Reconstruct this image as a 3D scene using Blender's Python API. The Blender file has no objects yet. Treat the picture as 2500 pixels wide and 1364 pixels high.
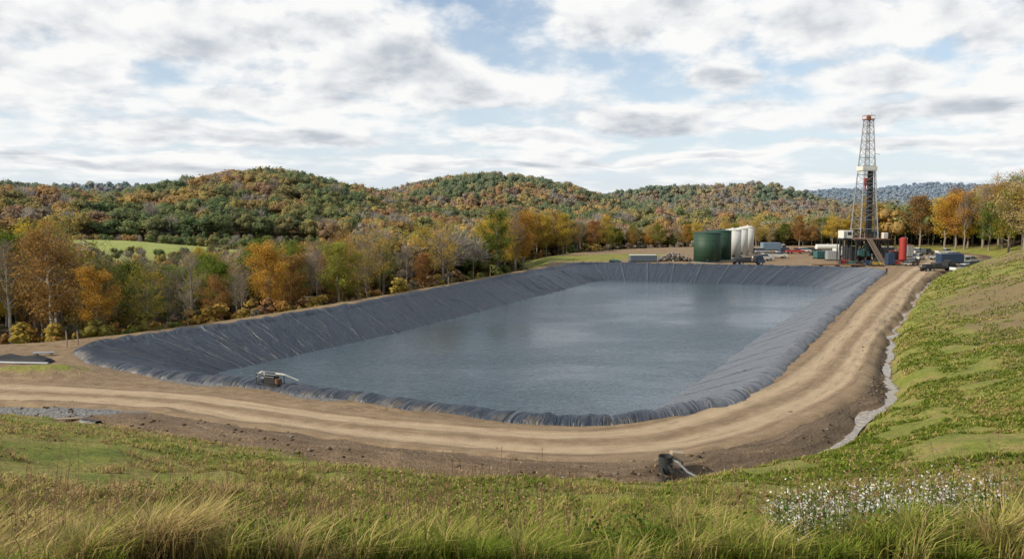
import bpy, math, random
import numpy as np
from mathutils import Vector, Matrix
rng=np.random.default_rng(11); random.seed(11)
scene=bpy.context.scene
COL=scene.collection
F0=1960.0; PITCH=math.radians(5.3); CAMZ=15.0
# ---------------------------------------------------------------- camera
cam=bpy.data.cameras.new("camera"); camo=bpy.data.objects.new("camera",cam); COL.objects.link(camo)
cam.sensor_width=36; cam.lens=F0/2500*36; cam.clip_start=0.1; cam.clip_end=20000
camo.location=(0,0,CAMZ); camo.rotation_euler=(math.pi/2-PITCH,0,0); scene.camera=camo
scene.view_settings.view_transform='Standard'; scene.view_settings.look='None'; scene.view_settings.exposure=0
def G(px,py,z=0.0):
    """survey helper: ground point (x,y) at height z seen under the bearing px,py of the site photo"""
    u=(px-1250)/F0; v=(682-py)/F0
    dz=-math.sin(PITCH)+v*math.cos(PITCH); dy=math.cos(PITCH)+v*math.sin(PITCH)
    k=(z-CAMZ)/dz
    return u*k, dy*k
# ---------------------------------------------------------------- numpy helpers
def _h(ix,iy,seed):
    n=(ix.astype(np.int64)*374761393+iy.astype(np.int64)*668265263+seed*974711)&0x7fffffff
    n=((n^(n>>13))*1274126177)&0x7fffffff
    return ((n^(n>>16))&0xffff)/65535.0
def vnoise(x,y,seed=0):
    x=np.asarray(x,float); y=np.asarray(y,float)
    ix=np.floor(x); iy=np.floor(y); fx=x-ix; fy=y-iy
    fx=fx*fx*(3-2*fx); fy=fy*fy*(3-2*fy)
    a=_h(ix,iy,seed); b=_h(ix+1,iy,seed); c=_h(ix,iy+1,seed); d=_h(ix+1,iy+1,seed)
    return a+(b-a)*fx+(c-a)*fy+(a-b-c+d)*fx*fy
def fbm(x,y,seed=0,o=4):
    x=np.asarray(x,float); y=np.asarray(y,float)
    t=0;a=.5;s=0
    for i in range(o):
        t=t+a*vnoise(x*2**i+i*17.3,y*2**i-i*9.1,seed+i); s+=a; a*=.5
    return t/s
def sst(e0,e1,x):
    t=np.clip((np.asarray(x,float)-e0)/(e1-e0),0,1); return t*t*(3-2*t)
def chaikin(P,it=2):
    P=np.array(P,float)
    for _ in range(it):
        Q=np.roll(P,-1,0); P=np.stack([P*.75+Q*.25,P*.25+Q*.75],1).reshape(-1,P.shape[1])
    return P
def seg(PX,PY,poly):
    """distance, interpolated 3rd column, inside flag"""
    PX=np.asarray(PX,float).ravel(); PY=np.asarray(PY,float).ravel()
    A=poly; B=np.roll(poly,-1,0); n=len(PX)
    D=np.empty(n); S=np.zeros(n); I=np.zeros(n,bool)
    ex=B[:,0]-A[:,0]; ey=B[:,1]-A[:,1]; L2=ex*ex+ey*ey+1e-9
    for i in range(0,n,20000):
        x=PX[i:i+20000,None]; y=PY[i:i+20000,None]
        t=np.clip(((x-A[:,0])*ex+(y-A[:,1])*ey)/L2,0,1)
        d2=(x-A[:,0]-t*ex)**2+(y-A[:,1]-t*ey)**2
        j=d2.argmin(1); r=np.arange(len(j))
        D[i:i+20000]=np.sqrt(d2[r,j])
        if poly.shape[1]>2:
            tt=t[r,j]; S[i:i+20000]=A[j,2]*(1-tt)+B[j,2]*tt
        c=((A[:,1]>y)!=(B[:,1]>y))&(x<(ex)*(y-A[:,1])/(ey+1e-12)+A[:,0])
        I[i:i+20000]=(c.sum(1)%2)==1
    return D,S,I
# ---------------------------------------------------------------- site plan
APOLY=chaikin([(-110,70,.05),(-75,64,.2),(-50,60,.28),(-36,57,.3),(-24,53,.3),(-13.5,48,.3),(-3.4,44,.3),(4,42.5,.3),(9,43,.3),
 (15,46,.3),(21.5,51,.3),(27,59,.3),(32,67,.3),(36.5,77,.3),(43,91,.32),(56,114,.35),(80,155,.37),(96,178,.37),(115,200,.37),(135,222,.33),
 (145,245,.2),(135,285,.05),(100,300,-.1),(50,285,-.12),(20,255,-.15),(8,228,-.25),(12,207,-.35),(-7.6,162,-.35),(-30,116,-.35),
 (-47,89,-.3),(-60,84,-.2),(-110,92,-.1)],2)
PAIRS=[((-44,84),(-25.5,88)),((-40,92),(-24,90)),((-33.6,101),(-21.5,96)),((-26,114),(-14.5,108)),((-17,132),(-5.5,126)),((-4,160),(7.5,154)),
((10,190),(20.5,182)),((17,203),(23,186)),((26,204),(27,186)),((54,196.5),(47,181)),((76,190),(60,173)),((83,183),(62.5,168.5)),((79,173),(61,163)),
((66,150),(54,157-3)),((54,128),(42.5,134)),((39,101),(27.6,107)),((29,82),(18,89)),((20.8,67),(11.5,77)),((17,61.5),(9.5,74)),((12.3,57.6),(7.5,72)),
((7.6,55.2),(5,71)),((3,54.8),(1.5,71.5)),((-1.8,56.6),(-2,73)),((-7.6,59.4),(-6,75)),((-14.5,62.8),(-11,77.5)),((-21.5,66.4),(-16,80)),((-29,69.3),(-20,82.5)),
((-35,72.6),(-23,85)),((-41,77.6),(-25,86.5))]
def catmull(P,k=24):
    P=np.array(P,float); n=len(P); out=[]
    t=np.linspace(0,1,k,endpoint=False)[:,None]
    for i in range(n):
        p0,p1,p2,p3=P[i-1],P[i],P[(i+1)%n],P[(i+2)%n]
        out.append(.5*((2*p1)+(-p0+p2)*t+(2*p0-5*p1+4*p2-p3)*t*t+(-p0+3*p1-3*p2+p3)*t**3))
    return np.concatenate(out)
RT=catmull([a+b for a,b in PAIRS])
def resample(P,step,cols=2):
    Q=np.vstack([P,P[:1]]); d=np.r_[0,np.cumsum(np.hypot(*(np.diff(Q[:,:2],axis=0).T)))]
    n=int(d[-1]/step); s=np.linspace(0,d[-1],n,endpoint=False)
    return np.stack([np.interp(s,d,Q[:,j]) for j in range(Q.shape[1])],1), s
RIM,_=resample(RT,2.0)
GAUS=[(-160,520,35.5,70,110),(-245,380,22,60,80),(-140,285,12,46,34),(-18,690,37.5,88,130),(182,900,34,80,140),(262,880,36,58,120),
(-420,600,32,120,120),(400,950,8,150,150),(1224,3000,62,240,500),(1590,3100,84,200,500),(1950,2800,66,400,500),(-727,1500,44,200,250),
(0,1800,18,400,300),(700,1900,22,250,300),(500,2600,40,500,400),(80,430,9,90,60),(-60,380,6,60,50)]
def terrain(x,y,full=False):
    x=np.asarray(x,float).ravel(); y=np.asarray(y,float).ravel()
    d,s,ins=seg(x,y,APOLY); ds=np.where(ins,-d,d)
    ds=ds+(fbm(x/3.2,y/3.2,88,3)-.5)*2.4*sst(.1,.2,s)
    do=np.maximum(ds,0); q=np.maximum(s,0)*do
    h=q/(1+(q/26)**4)**.25 - 9*(1-np.exp(-np.maximum(-s,0)*do/9))
    r=np.hypot(x,y)
    h=h+1.15*np.exp(-(r/14)**2)
    h=h+(fbm(x/6,y/6,3)-.5)*1.5*sst(2,14,do)+(fbm(x/1.3,y/1.3,5,3)-.5)*.3*sst(.2,2,do)
    hf=np.zeros_like(x)
    for gx,gy,a,sx,sy in GAUS: hf=hf+(a*np.exp(-.5*((x-gx)/sx)**2-.5*((y-gy)/sy)**2))**4
    hf=hf**.25-9
    hf=hf+(fbm(x/110,y/110,9)-.5)*8+(fbm(x/700,y/700,19)-.5)*22*sst(900,2200,r)
    side=sst(-.1,.12,s)
    w=sst(25,130,do)*(1-side)+sst(70,220,do)*side
    w=w*sst(-200,60,y)
    h=h*(1-w)+hf*w
    h=h+np.where(ins,(fbm(x/2.2,y/2.2,31,3)-.5)*.14,0)
    pos=sst(.1,.22,s)
    h=h-1.0*np.exp(-((ds-.5)/1.05)**2)*pos*(.7+.6*fbm(x/4,y/4,55,2))+ .34*np.exp(-((ds+2.4)/1.3)**2)*pos*fbm(x/1.8,y/1.8,77,3)
    h=h+1.0*np.exp(-((x+42)/5.0)**2-((y-70.5)/1.6)**2)*(.6+.6*fbm(x/1.5,y/1.5,12))
    dr,_,ir=seg(x,y,RIM)
    h=np.where(ir,-.25-.62*np.minimum(dr,10.5),h)
    if full: return h,ds,s,np.where(ir,-dr,dr)
    return h
def hz(x,y): return float(terrain([x],[y])[0])
# ---------------------------------------------------------------- mesh helpers
def mesh_arr(name,V,faces,cols=None,smooth=False,colname="col"):
    V=np.asarray(V,np.float32); me=bpy.data.meshes.new(name)
    me.vertices.add(len(V)); me.vertices.foreach_set("co",V.ravel())
    faces=[np.asarray(f,np.int32) for f in faces if len(f)]
    li=np.concatenate([f.ravel() for f in faces]); lt=np.concatenate([np.full(len(f),f.shape[1],np.int32) for f in faces])
    ls=np.r_[0,np.cumsum(lt)[:-1]].astype(np.int32)
    me.loops.add(len(li)); me.loops.foreach_set("vertex_index",li)
    me.polygons.add(len(lt)); me.polygons.foreach_set("loop_start",ls)
    if smooth: me.polygons.foreach_set("use_smooth",np.ones(len(lt),bool))
    me.update(calc_edges=True)
    if cols is not None:
        at=me.color_attributes.new(colname,'FLOAT_COLOR','POINT')
        c=np.ones((len(V),4),np.float32); c[:,:3]=cols; at.data.foreach_set("color",c.ravel())
    return me
def fattr(me,name,arr):
    a=me.attributes.new(name,'FLOAT','POINT'); a.data.foreach_set("value",np.asarray(arr,np.float32).ravel())
def link(o,parent=None):
    COL.objects.link(o)
    if parent: o.parent=parent
    return o
def obj(name,me,mat,parent=None,kind=None,label=None,cat=None):
    o=bpy.data.objects.new(name,me); link(o,parent)
    if mat: 
        if not me.materials: me.materials.append(mat)
    if kind: o["kind"]=kind
    if label: o["label"]=label
    if cat: o["category"]=cat
    return o
def thing(name,label,cat,loc,rz=0,group=None,scale=1):
    e=bpy.data.objects.new(name,None); e.empty_display_size=.3; COL.objects.link(e)
    e.location=loc; e.rotation_euler=(0,0,rz); e.scale=(scale,)*3
    e["label"]=label; e["category"]=cat
    if group: e["group"]=group
    return e
class B:
    def __init__(s): s.V=[]; s.F=[]
    def box(s,c,sz,rot=None):
        b=len(s.V); R=Matrix.Rotation(rot[0],3,rot[1]) if rot else None
        for dx in(-.5,.5):
            for dy in(-.5,.5):
                for dz in(-.5,.5):
                    p=Vector((dx*sz[0],dy*sz[1],dz*sz[2]))
                    if R: p=R@p
                    s.V.append(p+Vector(c))
        for f in((0,1,3,2),(4,6,7,5),(0,4,5,1),(2,3,7,6),(0,2,6,4),(1,5,7,3)): s.F.append(tuple(b+i for i in f))
        return s
    def tube(s,pts,rad,n=6,cap=True):
        pts=[Vector(p) for p in pts]; m=len(pts); b=len(s.V)
        if not hasattr(rad,'__len__'): rad=[rad]*m
        for i in range(m):
            d=(pts[min(i+1,m-1)]-pts[max(i-1,0)]).normalized()
            ref=Vector((1,0,0)) if abs(d.z)>.8 else Vector((0,0,1))
            u=d.cross(ref).normalized(); w=d.cross(u)
            for k in range(n):
                a=2*math.pi*k/n; s.V.append(pts[i]+(u*math.cos(a)+w*math.sin(a))*rad[i])
        for i in range(m-1):
            for k in range(n): s.F.append((b+i*n+k,b+i*n+(k+1)%n,b+(i+1)*n+(k+1)%n,b+(i+1)*n+k))
        if cap and n>3:
            s.F.append(tuple(b+k for k in range(n))[::-1]); s.F.append(tuple(b+(m-1)*n+k for k in range(n)))
        return s
    def cyl(s,c,r,h,n=24,r2=None): return s.tube([c,(c[0],c[1],c[2]+h)],[r,r if r2 is None else r2],n)
    def prism(s,prof,y0,y1,top=None):
        """side profile (x,z) extruded over y; top=(zref,inset) narrows upper points"""
        b=len(s.V); n=len(prof)
        for y,sg in((y0,1),(y1,-1)):
            for x,z in prof:
                ins=0
                if top and z>top[0]: ins=top[1]
                s.V.append(Vector((x,y+sg*ins,z)))
        s.F.append(tuple(range(b,b+n))); s.F.append(tuple(range(b+n,b+2*n))[::-1])
        for i in range(n): j=(i+1)%n; s.F.append((b+i,b+n+i,b+n+j,b+j))
        return s
    def mesh(s,name,smooth=False):
        me=bpy.data.meshes.new(name); me.from_pydata([tuple(v) for v in s.V],[],s.F)
        if smooth: me.polygons.foreach_set("use_smooth",[len(f)<=4 for f in s.F])
        me.update(); return me
    def part(s,name,mat,parent,bevel=0,smooth=False,label=None):
        o=obj(name,s.mesh(name,smooth),mat,parent,label=label)
        if bevel:
            m=o.modifiers.new("bevel",'BEVEL'); m.width=bevel; m.segments=2; m.limit_method='ANGLE'
        return o
# ---------------------------------------------------------------- node helpers
class NT:
    def __init__(s,t): s.t=t
    def n(s,typ,ins=None,**at):
        nd=s.t.nodes.new(typ)
        for k,v in at.items(): setattr(nd,k,v)
        for k,v in (ins or {}).items(): s.set(nd.inputs[k],v)
        return nd
    def set(s,sock,v):
        if isinstance(v,bpy.types.NodeSocket): s.t.links.new(v,sock)
        else:
            if sock.type=='RGBA' and len(v)==3: v=(*v,1)
            sock.default_value=v
    def m(s,op,a,b=0.0,c=None,clamp=False):
        nd=s.n('ShaderNodeMath',operation=op,use_clamp=clamp); s.set(nd.inputs[0],a); s.set(nd.inputs[1],b)
        if c is not None: s.set(nd.inputs[2],c)
        return nd.outputs[0]
    def vm(s,op,a,b=(0,0,0)):
        nd=s.n('ShaderNodeVectorMath',operation=op); s.set(nd.inputs[0],a); s.set(nd.inputs[1],b); return nd
    def mix(s,f,a,b,bl='MIX'):
        nd=s.n('ShaderNodeMix',data_type='RGBA',blend_type=bl); s.set(nd.inputs[0],f); s.set(nd.inputs[6],a); s.set(nd.inputs[7],b); return nd.outputs[2]
    def ramp(s,f,stops):
        nd=s.n('ShaderNodeValToRGB'); s.set(nd.inputs[0],f); e=nd.color_ramp.elements
        while len(e)<len(stops): e.new(.5)
        for i,(p,c) in enumerate(stops): e[i].position=p; e[i].color=(*c,1)
        return nd.outputs[0]
    def noise(s,vec,scale,detail=4,rough=.5,dist=0):
        nd=s.n('ShaderNodeTexNoise',{'Vector':vec,'Scale':scale,'Detail':detail,'Roughness':rough,'Distortion':dist}); return nd.outputs[0]
    def smooth(s,x,a,b):
        nd=s.n('ShaderNodeMapRange',interpolation_type='SMOOTHSTEP'); s.set(nd.inputs[0],x); nd.inputs[1].default_value=a; nd.inputs[2].default_value=b; return nd.outputs[0]
    def attr(s,name): return s.n('ShaderNodeAttribute',attribute_name=name)
    def xyz(s,a,b,c=0.0): return s.n('ShaderNodeCombineXYZ',{0:a,1:b,2:c}).outputs[0]
def newmat(name):
    m=bpy.data.materials.new(name); m.use_nodes=True; t=m.node_tree; t.nodes.clear(); s=NT(t)
    out=s.n('ShaderNodeOutputMaterial'); return m,s,out
def pmat(name,col,rough=.5,metal=0,var=.25,scale=2.0,bump=.0,dirt=.25,spec=.5):
    m,s,out=newmat(name); tc=s.n('ShaderNodeTexCoord').outputs['Object']
    a=s.noise(tc,scale,4,.6); b=s.noise(tc,scale*6,3,.6)
    c2=tuple(x*(1-var) for x in col); c3=tuple(min(1,x*(1+var*.5)) for x in col)
    c=s.mix(a,c2,c3); c=s.mix(s.m('MULTIPLY',s.smooth(b,.5,.75),dirt),c,(.16,.12,.085))
    p=s.n('ShaderNodeBsdfPrincipled',{'Base Color':c,'Roughness':s.m('ADD',s.m('MULTIPLY',b,.25),rough-.1),'Metallic':metal,'Specular IOR Level':spec})
    if bump:
        bn=s.n('ShaderNodeBump',{'Strength':bump,'Distance':.02,'Height':b}); s.set(p.inputs['Normal'],bn.outputs[0])
    s.set(out.inputs[0],p.outputs[0]); return m
# ---------------------------------------------------------------- world
SAZ=math.radians(-110); SEL=math.radians(33)
w=bpy.data.worlds.new("World"); scene.world=w; w.use_nodes=True; wt=w.node_tree; wt.nodes.clear(); s=NT(wt)
w.cycles.sampling_method='NONE'
geo=s.n('ShaderNodeTexCoord').outputs['Generated']
gs=s.n('ShaderNodeSeparateXYZ',{0:geo}); X,Y,Z=gs.outputs
azn=s.m('ARCTAN2',X,Y); hor=s.m('SQRT',s.m('ADD',s.m('MULTIPLY',X,X),s.m('MULTIPLY',Y,Y)))
eln=s.m('DIVIDE',Z,s.m('MAXIMUM',hor,.05))
vv=s.xyz(azn,eln)
ly=s.m('MULTIPLY',s.m('LOGARITHM',s.m('ADD',s.m('MAXIMUM',eln,0.0),.055),math.e),1.5)
Q=s.xyz(s.m('MULTIPLY',azn,3.4),ly,5.1)
wn=s.n('ShaderNodeTexNoise',{'Vector':Q,'Scale':2.2,'Detail':2}).outputs[1]
wv=s.n('ShaderNodeVectorMath',operation='MULTIPLY_ADD'); s.set(wv.inputs[0],wn); s.set(wv.inputs[1],(.20,.06,0)); s.set(wv.inputs[2],vv)
VW=wv.outputs[0]   # offset by mean (.10,.03)
CL=[(400,80,430,95),(60,190,200,80),(980,195,330,85),(760,262,230,36),(1620,55,210,70),(2060,50,260,75),
(2440,80,130,70),(2160,185,230,40),(1780,200,75,40),(1640,290,280,30),(2320,280,200,30),(1330,335,190,20),(560,335,330,30),
(300,400,330,22),(1720,375,300,14),(1180,400,260,14),(2180,350,260,15),(-250,250,200,60),(2800,150,250,80)]
mn=None
for px,py,cw,ch in CL:
    a=math.atan((px-1250)/F0); e=(500-py)/F0*math.cos(a)
    mp=s.n('ShaderNodeMapping',{0:VW},vector_type='TEXTURE'); mp.inputs[1].default_value=(a+.10,e+.03,0); mp.inputs[3].default_value=(cw/F0,ch/F0,1)
    l=s.vm('LENGTH',mp.outputs[0]).outputs['Value']
    mn=l if mn is None else s.m('MINIMUM',mn,l)
bl=s.m('MINIMUM',s.m('MAXIMUM',s.m('SUBTRACT',1.0,mn),-.30),.5)
n1=s.noise(Q,2.9,9,.56,.1); n2=s.noise(s.vm('ADD',Q,(-.04,.11,0)).outputs[0],2.9,5,.53,.1)
ND=s.m('SUBTRACT',n1,n2)
D1=s.m('ADD',s.m('MULTIPLY',bl,1.05),s.m('MULTIPLY',s.m('SUBTRACT',n1,.415),3.1))
alpha=s.smooth(D1,-.34,.46)
L=s.m('ADD',.83,s.m('MULTIPLY',ND,2.2)); L=s.m('SUBTRACT',L,s.m('MULTIPLY',s.smooth(D1,.4,1.35),.42))
cc=s.ramp(L,[(0.1,(.44,.48,.53)),(.40,(.57,.61,.66)),(.66,(.81,.83,.85)),(.9,(.97,.97,.96))])
sky=s.n('ShaderNodeTexSky',sky_type='NISHITA',sun_disc=False,sun_elevation=SEL,sun_rotation=SAZ,altitude=300,air_density=1.0,dust_density=1.2,ozone_density=1.2)
bg1=s.n('ShaderNodeBackground',{'Color':sky.outputs[0],'Strength':.14})
veil=s.n('ShaderNodeBackground',{'Color':(.75,.84,.94),'Strength':1.0})
vf=s.m('ADD',s.m('MULTIPLY',s.smooth(eln,.24,.0),.55),s.m('MULTIPLY',n2,.5),clamp=True)
m1=s.n('ShaderNodeMixShader',{0:vf,1:bg1.outputs[0],2:veil.outputs[0]})
bg2=s.n('ShaderNodeBackground',{'Color':cc,'Strength':1.0})
m2=s.n('ShaderNodeMixShader',{0:alpha,1:m1.outputs[0],2:bg2.outputs[0]})
wo=s.n('ShaderNodeOutputWorld',{0:m2.outputs[0]})
sv=Vector((math.sin(SAZ)*math.cos(SEL),math.cos(SAZ)*math.cos(SEL),math.sin(SEL)))
sl=bpy.data.lights.new("sun",'SUN'); sl.energy=5.0; sl.angle=math.radians(.6); sl.color=(1,.90,.73)
so=bpy.data.objects.new("sun",sl); COL.objects.link(so); so.rotation_euler=sv.to_track_quat('Z','Y').to_euler(); so.location=(-60,-30,80)
# ---------------------------------------------------------------- ground
def axis(a,b,st,lo,hi,gr=1.06):
    c=list(np.arange(a,b,st)); p=c[-1]; d=st
    while p<hi: d*=gr; p+=d; c.append(p)
    p=c[0]; d=st; L=[]
    while p>lo: d*=gr; p-=d; L.append(p)
    return np.array(L[::-1]+c)
xs=axis(-75,125,.7,-9000,9000); ys=axis(0,215,.7,-400,12000,1.05)
GX,GY=np.meshgrid(xs,ys); H,DS,SL,DR=terrain(GX,GY,True)
nx,ny=len(xs),len(ys)
gv=np.stack([GX.ravel(),GY.ravel(),H],1); idx=np.arange(nx*ny).reshape(ny,nx)
gf=np.stack([idx[:-1,:-1],idx[:-1,1:],idx[1:,1:],idx[1:,:-1]],-1).reshape(-1,4)
gme=mesh_arr("ground",gv,[gf],smooth=True)
gx,gy=gv[:,0],gv[:,1]; rr=np.hypot(gx,gy)
def blob(x,y,r1,r2,ang=0):
    c,s_=math.cos(ang),math.sin(ang); dx=gx-x; dy=gy-y
    return np.exp(-((dx*c+dy*s_)/r1)**2-((-dx*s_+dy*c)/r2)**2)
pos=sst(.1,.2,SL)
grass=np.clip((DS+.6)/2.6,0,1)*pos + (1-pos)*np.clip((DS+3.0)/4,0,1)*.62
grass=np.maximum(grass,np.clip(blob(17,226,15,13)*1.3+blob(38,240,12,8),0,.95))
grass=np.maximum(grass,blob(-42,70.5,6,1.8)*.7)
field=np.clip(1.6*blob(-142,283,56,32)+1.3*blob(97,650,45,30),0,1)
litter=(1-pos)*sst(4,12,DS)*(1-field)+pos*sst(95,130,DS)*(1-field)+pos*sst(205,225,gy)*sst(6,16,DS)
mud=pos*np.clip((DS+4.8)/2.8,0,1)*.85+.45*np.clip((2.6-DR)/1.5,0,1)
gravel=np.clip(1.2*blob(-27.5,67.6,4.5,1.1,-.45)+1.25*blob(-34,58.2,8,1.6,-.15)+1.2*blob(-15.5,62.0,3.2,.9,-.5)+blob(-9,59.3,2,.6,-.4),0,1)
bare=np.clip(1.15*blob(60,98,8,28,-.45)+.9*blob(95,150,10,24,-.5)+.9*blob(-6,41,12,2.4,-.3)+.9*blob(-25,48,9,2.2,-.4)+.5*blob(38,55,6,10)+.6*blob(50,72,8,7)+.6*blob(115,180,10,14),0,1)
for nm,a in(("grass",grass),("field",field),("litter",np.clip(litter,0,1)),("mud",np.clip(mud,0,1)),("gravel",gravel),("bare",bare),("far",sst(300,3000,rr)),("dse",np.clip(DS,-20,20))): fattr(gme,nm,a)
def dirt_nodes(s,P):
    n1=s.noise(P,.12,3,.6); n2=s.noise(P,.9,5,.65); n3=s.noise(P,7,4,.7)
    c=s.ramp(n2,[(.3,(.17,.115,.066)),(.5,(.255,.18,.107)),(.7,(.34,.25,.155))])
    c=s.mix(s.m('MULTIPLY',s.smooth(n1,.45,.7),.5),c,(.21,.15,.095))
    c=s.mix(s.m('MULTIPLY',s.smooth(n3,.5,.72),.45),c,(.13,.09,.058))
    return c,n2,n3
m,s,out=newmat("ground"); P=s.n('ShaderNodeNewGeometry').outputs['Position']
dc,n2,n3=dirt_nodes(s,P)
nb=s.noise(P,.30,6,.68); nf=s.noise(P,26,3,.6)
def masked(name,amt=.6,a=.42,b=.58,noi=None):
    return s.smooth(s.m('ADD',s.attr(name).outputs['Fac'],s.m('MULTIPLY',s.m('SUBTRACT',noi or n2,.5),amt)),a,b)
vor=s.n('ShaderNodeTexVoronoi',{'Vector':P,'Scale':3.2}); vor2=s.n('ShaderNodeTexVoronoi',{'Vector':P,'Scale':9})
sp=s.n('ShaderNodeSeparateXYZ',{0:P})
ln=s.noise(s.xyz(s.m('MULTIPLY',s.attr("dse").outputs['Fac'],2.6),s.m('MULTIPLY',sp.outputs[0],.18),s.m('MULTIPLY',sp.outputs[1],.18)),1.0,6,.7)
mudc=s.ramp(s.m('ADD',s.m('MULTIPLY',n3,.5),s.m('MULTIPLY',ln,.5)),[(.34,(.07,.049,.032)),(.5,(.15,.107,.07)),(.64,(.27,.195,.125))])
c=s.mix(masked("mud",.9,.3,.75),s.mix(s.m('MULTIPLY',s.smooth(ln,.5,.62),.4),dc,(.14,.095,.06)),mudc)
gc=s.ramp(vor2.outputs['Color'],[(0,(.07,.07,.07)),(1,(.27,.27,.265))])
c=s.mix(masked("gravel",.7,.35,.6),c,gc)
g1=s.ramp(nb,[(.30,(.10,.14,.02)),(.45,(.18,.205,.033)),(.56,(.25,.225,.058)),(.70,(.28,.20,.09))])
st=s.noise(s.vm('MULTIPLY',P,(1,1,.3)).outputs[0],3.3,6,.75)
g1=s.mix(s.m('MULTIPLY',s.smooth(st,.47,.62),.55),g1,(.06,.075,.018))
g1=s.mix(s.m('MULTIPLY',s.smooth(nf,.5,.7),.4),g1,(.38,.33,.14))
brn=s.ramp(st,[(.35,(.12,.083,.05)),(.6,(.25,.175,.10))])
g1=s.mix(s.m('MULTIPLY',s.smooth(s.m('ADD',s.m('MULTIPLY',s.attr("bare").outputs['Fac'],.8),s.m('MULTIPLY',s.m('SUBTRACT',s.noise(P,.45,6,.7),.5),1.6)),.25,.65),.8),g1,brn)
c=s.mix(masked("grass",.8,.38,.6),c,g1)
lc=s.ramp(st,[(.3,(.05,.036,.02)),(.6,(.14,.10,.05)),(.75,(.17,.15,.05))]); c=s.mix(s.attr("litter").outputs['Fac'],c,lc)
c=s.mix(s.attr("field").outputs['Fac'],c,s.ramp(nb,[(.35,(.22,.27,.065)),(.65,(.32,.32,.11))]))
c=s.mix(s.m('MULTIPLY',s.attr("far").outputs['Fac'],.9),c,(.26,.34,.43))  # distance haze painted into the ground colour
hgt=s.m('ADD',s.m('MULTIPLY',n3,.6),s.m('ADD',s.m('MULTIPLY',st,.8),s.m('ADD',s.m('MULTIPLY',ln,.8),s.m('MULTIPLY',vor.outputs['Distance'],-.25))))
bn=s.n('ShaderNodeBump',{'Strength':.9,'Distance':.16,'Height':hgt})
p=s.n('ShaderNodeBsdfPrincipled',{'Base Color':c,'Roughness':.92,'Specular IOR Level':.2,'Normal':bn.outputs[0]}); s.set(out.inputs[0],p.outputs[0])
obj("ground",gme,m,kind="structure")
# ---------------------------------------------------------------- dirt road
RC=[(-78,72),(-58,67),(-40,63),(-26,60.2),(-12.5,54.2),(-1.3,50.4),(4.5,49.6),(10,51.2),(15.2,55),(20.3,60.2),(25.4,66.5),(30.3,74.5),(36,85),(43.5,98),(52,113),(63,133),(75,153),(87,173),(96,187),(106,202),(116,220),(120,240)]
def polyline(P,step):
    P=np.array(P,float); out=[]; t=np.linspace(0,1,20,endpoint=False)[:,None]; n=len(P)
    for i in range(n-1):
        p0,p1,p2,p3=P[max(i-1,0)],P[i],P[i+1],P[min(i+2,n-1)]
        out.append(.5*((2*p1)+(-p0+p2)*t+(2*p0-5*p1+4*p2-p3)*t*t+(-p0+3*p1-3*p2+p3)*t**3))
    Q=np.vstack(out+[P[-1:]]); d=np.r_[0,np.cumsum(np.hypot(*np.diff(Q,axis=0).T))]; sN=np.arange(0,d[-1],step)
    R=np.stack([np.interp(sN,d,Q[:,0]),np.interp(sN,d,Q[:,1])],1); T=np.gradient(R,axis=0); T/=np.hypot(T[:,0],T[:,1])[:,None]
    return R,T,sN
def strip(name,P,half,zf,step=.5,k=25):
    R,T,sN=polyline(P,step); Nn=np.stack([T[:,1],-T[:,0]],1); u=np.linspace(-1,1,k)
    hw=half(sN) if callable(half) else np.full(len(sN),half)
    pts=R[:,None,:]+Nn[:,None,:]*(u[None,:,None]*hw[:,None,None])
    x=pts[...,0].ravel(); y=pts[...,1].ravel(); U=np.tile(u,len(sN)); S=np.repeat(sN,k)
    z=zf(x,y,U,S); ii=np.arange(len(sN)*k).reshape(-1,k)
    f=np.stack([ii[:-1,:-1],ii[:-1,1:],ii[1:,1:],ii[1:,:-1]],-1).reshape(-1,4)
    me=mesh_arr(name,np.stack([x,y,z],1),[f],smooth=True); fattr(me,"across",U); fattr(me,"along",S); return me
def roadz(x,y,U,S):
    h=terrain(x,y); rut=-.07*np.exp(-((np.abs(U)-.42)/.09)**2)-.03*np.exp(-((np.abs(U)-.2)/.06)**2)+.04*np.exp(-(U/.1)**2)
    return h+.09+rut+(vnoise(S/1.1,U*6,4)-.5)*.04-.18*sst(.82,1,np.abs(U))
rme=strip("dirt_road",RC,lambda q:4.2+.5*np.sin(q/13),roadz,k=41)
m,s,out=newmat("packed dirt"); P=s.n('ShaderNodeNewGeometry').outputs['Position']; dc,n2,n3=dirt_nodes(s,P)
ac=s.attr("across").outputs['Fac']; al=s.attr("along").outputs['Fac']
w8=s.noise(s.xyz(s.m('MULTIPLY',al,.035),0.0),1.0,1)
acw=s.m('ADD',ac,s.m('MULTIPLY',s.m('SUBTRACT',w8,.5),.35))
aw=s.m('ABSOLUTE',acw)
tr=s.m('SUBTRACT',1.0,s.smooth(s.m('ABSOLUTE',s.m('SUBTRACT',aw,.36)),.10,.26))
rutd=s.m('SUBTRACT',1.0,s.smooth(s.m('ABSOLUTE',s.m('SUBTRACT',aw,.62)),.02,.09))
rutc=s.m('SUBTRACT',1.0,s.smooth(aw,.03,.13))
tn=s.noise(s.xyz(s.m('MULTIPLY',acw,9.0),s.m('MULTIPLY',al,.22)),1.0,7,.7)
edge=s.smooth(s.m('ADD',s.m('ABSOLUTE',ac),s.m('MULTIPLY',s.m('SUBTRACT',n2,.5),.7)),1.0,.58)
gr=s.noise(P,14,3,.7)
lc=s.mix(n2,(.34,.25,.155),(.50,.39,.26))
c=s.mix(s.m('MULTIPLY',edge,s.m('ADD',.22,s.m('MULTIPLY',tr,.78))),dc,lc)
c=s.mix(s.m('MULTIPLY',s.m('MULTIPLY',s.m('ADD',rutd,s.m('MULTIPLY',rutc,.8),clamp=True),s.smooth(tn,.35,.6)),.6),c,(.16,.11,.068))
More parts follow.
